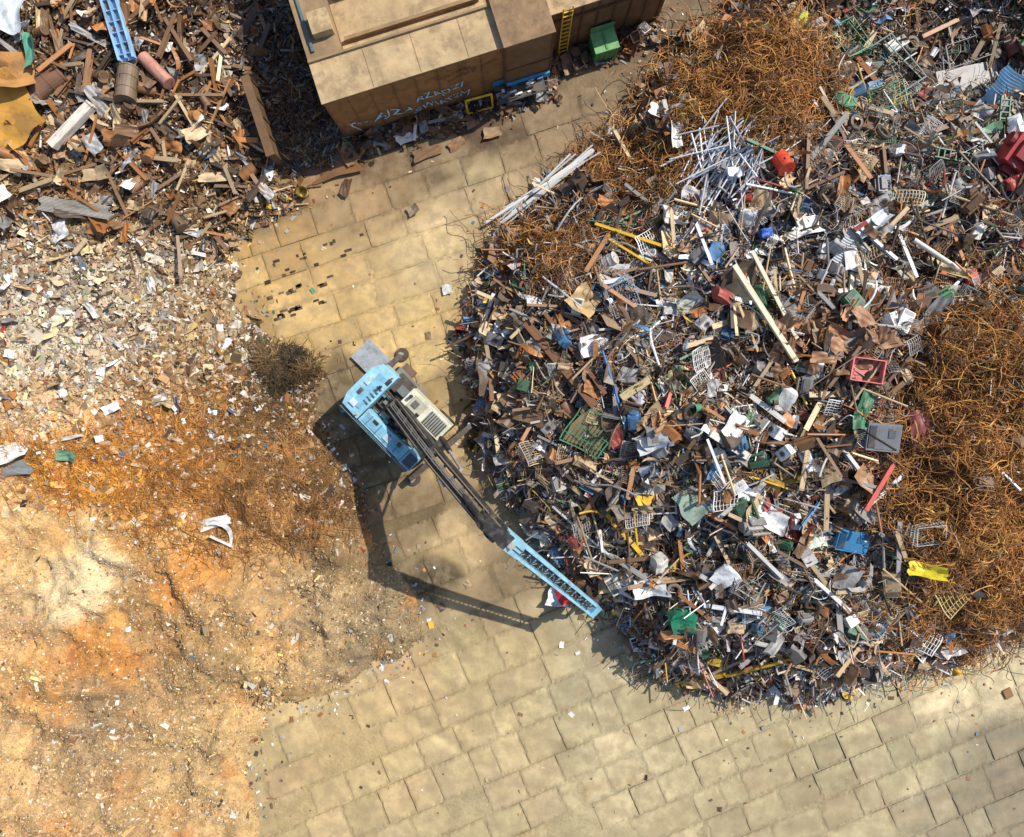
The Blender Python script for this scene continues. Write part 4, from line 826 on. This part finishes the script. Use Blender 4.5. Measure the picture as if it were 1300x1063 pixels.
for i in range(5): s.box(-1.6,-.5+i*.22,3.15,.3,.08,.03,c(60,90,105))
for y_ in(-1.2,1.2): s.cyl((-1.5,y_,3.1),(-1.5,y_,3.25),.05,n=8,col=c(210,160,60))
s.box(-2.2,.35,3.14,.25,.5,.05,c(175,200,208)); s.box(-2.15,-.3,3.14,.2,.3,.06,BR)
part(s,'counterweight',M_crane,E,.08)
s=B(); s.box(.05,-1.0,2.3,2.7,.7,1.35,HB); s.box(.0,-1.0,2.99,2.3,.5,.04,HB2)
for i in range(4): s.box(-.9+i*.6,-1.0,3.02,.04,.55,.03,c(70,110,130))
s.box(.3,-1.0,3.03,.4,.3,.08,c(170,190,195)); s.box(-.6,-.85,3.03,.3,.15,.05,BK); s.box(.9,-.8,3.05,.2,.2,.12,BR)
part(s,'side_housing',M_crane,E,.05)
s=B(); s.box(1.75,-.95,2.35,.65,.85,1.6,HB2); cb=part(s,'cab',M_crane,E,.06)
s=B(); s.box(2.09,-.95,2.55,.02,.7,1.0,(.02,.03,.04)); s.box(1.75,-1.385,2.55,.5,.02,.9,(.02,.03,.04)); part(s,'window',M_paint,cb)
part(B().box(1.78,-.95,3.17,.5,.6,.03,(.05,.08,.1)),'roof_window',M_paint,cb)
s=B(); s.box(.75,1.05,2.35,2.5,.95,1.4,CR); s.box(1.35,1.05,3.07,1.0,.75,.05,c(150,150,140)); 
for i in range(8): s.box(.92+i*.125,1.05,3.11,.05,.7,.04,BK)
s.box(.2,1.05,3.07,.8,.7,.05,c(175,172,150)); s.box(.1,1.05,3.11,.3,.35,.06,c(90,90,85)); s.cyl((-.3,1.2,3.05),(-.3,1.2,3.4),.08,n=10,col=BK); s.box(.5,.78,3.1,.2,.12,.08,BK)
part(s,'engine_housing',M_crane,E,.04)
s=B(); s.box(-1.0,1.1,1.9,1.0,.9,.6,BR); s.box(-.9,1.5,1.75,1.8,.35,.05,c(120,118,110)); s.box(-1.4,1.75,1.5,.7,.5,.3,c(110,90,65)); s.box(-.8,1.0,2.3,.5,.4,.3,c(110,120,120)); part(s,'fuel_tank',M_crane,E)
s=B()
for a in np.linspace(-2.3,2.0,6): s.cyl((a,-1.42,1.6),(a,-1.42,3.3),.02,n=6,col=c(90,120,130))
for z in(2.95,3.3): s.cyl((-2.3,-1.42,z),(2.0,-1.42,z),.02,n=6,col=c(90,120,130))
part(s,'railing',M_crane,E)
YB=.30; P0=Vector((-.7,YB,2.6)); P1=Vector((6.3,YB,7.4)); P2=Vector((12.6,YB,3.4))
mid_=P0.lerp(P1,.45)+Vector((0,0,.5))
s=B()
for d in(-.28,.28):
    o_=Vector((0,d,0)); s.seg(P0+o_,mid_+o_,.2,.55,.2,.8,BK); s.seg(mid_+o_,P1+o_,.2,.8,.2,.45,BK)
for i in range(13):
    q=(P0.lerp(mid_,i/6) if i<6 else mid_.lerp(P1,(i-6)/6.5)); s.box(q.x,YB,q.z+.3,.14,.62,.08,c(95,85,72))
for d in(-.08,.02,.1): s.seg(P0+Vector((0,d,.55)),mid_+Vector((0,d,.62)),.045,.045,col=c(120,115,108)); s.seg(mid_+Vector((0,d,.62)),P1+Vector((0,d,.4)),.045,.045,col=c(120,115,108))
for d in(-.3,.3): s.seg(P0+Vector((0,d,.40)),mid_+Vector((0,d,.5)),.05,.03,col=c(135,118,96)); s.seg(mid_+Vector((0,d,.5)),P1+Vector((0,d,.32)),.05,.03,col=c(135,118,96))
s.cyl(P1+Vector((0,-.42,0)),P1+Vector((0,.42,0)),.3,n=16,col=BK); s.cyl(P1+Vector((-.5,-.4,-.1)),P1+Vector((-.5,.4,-.1)),.2,n=12,col=BR)
bm=part(s,'boom',M_crane,E)
for d in(-.5,.5):
    a=Vector((1.4,YB+d,1.9));m_=P0.lerp(P1,.62)+Vector((0,d,.1))
    s=B(); s.cyl(a,a.lerp(m_,.6),.13,n=12,col=BK); part(s,'hydraulic_cylinder',M_crane,bm)
    s=B(); s.cyl(a.lerp(m_,.58),m_,.07,n=12,col=GRY); part(s,'piston_rod',M_crane,bm)
s=B(); t_=(P2-P1).normalized()
s.seg(P1-t_*1.0,P1+t_*.7,.5,.6,.66,.75,BK)
s.seg(P1+t_*.4,P1+t_*1.6,.74,.62,.72,.5,HB)
for d in(-1,1):
    a=P1+t_*1.6+Vector((0,d*.28,0)); e_=P2+Vector((0,d*.24,0)); s.seg(a,e_,.13,.42,.11,.24,HB)
for i in range(14):
    f_=i/13; q=(P1+t_*1.8).lerp(P2,f_); w_=.5-.06*f_; s.box(q.x,q.y,q.z+.12,.06,w_,.05,c(120,155,168))
    if i<13:
        q2=(P1+t_*1.8).lerp(P2,(i+1)/13); sg=1 if i%2 else -1; s.seg(q+Vector((0,sg*w_/2,.0)),q2+Vector((0,-sg*w_/2,.0)),.045,.045,col=c(90,125,140))
s.seg(P2-t_*.15,P2+t_*.2,.62,.34,.58,.3,HB2)
for d in(-.10,.08): s.seg(P1+t_*.4+Vector((0,d,.36)),P2-t_*.4+Vector((0,d,.22)),.035,.035,col=c(40,50,60))
s.box((P1+t_*1.0).x,YB,(P1+t_*1.0).z+.38,.4,.3,.12,c(175,170,160))
stk=part(s,'stick',M_crane,E,.01)
s=B(); s.cyl(P0.lerp(P1,.7)+Vector((0,0,.55)),P1-t_*.6+Vector((0,0,.55)),.12,n=12,col=BK); part(s,'hydraulic_cylinder',M_crane,stk)
s=B(); s.seg(P2,P2-Vector((0,0,.7)),.14,.14,col=BK); s.cyl(P2-Vector((0,0,.7)),P2-Vector((0,0,1.15)),.28,n=14,col=BR)
q=P2-Vector((0,0,1.15))
for i in range(5):
    a=i*2*math.pi/5; d=Vector((math.cos(a),math.sin(a),0)); p=[q+d*.22,q+d*.6+Vector((0,0,-.35)),q+d*.55+Vector((0,0,-.85)),q+d*.2+Vector((0,0,-1.25))]
    for j in range(3): s.seg(p[j],p[j+1],.26-.06*j,.12,.2-.06*j,.1,c(60,50,42))
part(s,'grapple',M_crane,E)
# ---------- camera, light ----------
cam=bpy.data.cameras.new('camera'); co=bpy.data.objects.new('camera',cam); COL.objects.link(co); sc.camera=co
co.location=(0,0,HC); cam.sensor_width=36; cam.lens=HC*36/52.0; cam.shift_y=-(531.5-CY)/1300; cam.clip_end=2000
dirv=Vector((-.82,-.57,-1.05)).normalized(); elev=math.asin(-dirv.z)
sl=bpy.data.lights.new('sun','SUN'); sl.energy=4.9; sl.angle=math.radians(.5); sl.color=(1,.95,.86)
so=bpy.data.objects.new('sun',sl); COL.objects.link(so); so.rotation_euler=dirv.to_track_quat('-Z','Y').to_euler(); so.location=(20,14,30)
w=bpy.data.worlds.new('World'); sc.world=w; w.use_nodes=True; nt=w.node_tree; sk=nt.nodes.new('ShaderNodeTexSky'); sk.sky_type='NISHITA'; sk.sun_disc=False
sk.sun_elevation=elev; sk.sun_rotation=math.atan2(.82,.57)
nt.links.new(sk.outputs[0],nt.nodes['Background'].inputs[0]); nt.nodes['Background'].inputs[1].default_value=.15
sc.view_settings.view_transform='Standard'; sc.view_settings.look='None'; sc.view_settings.exposure=0
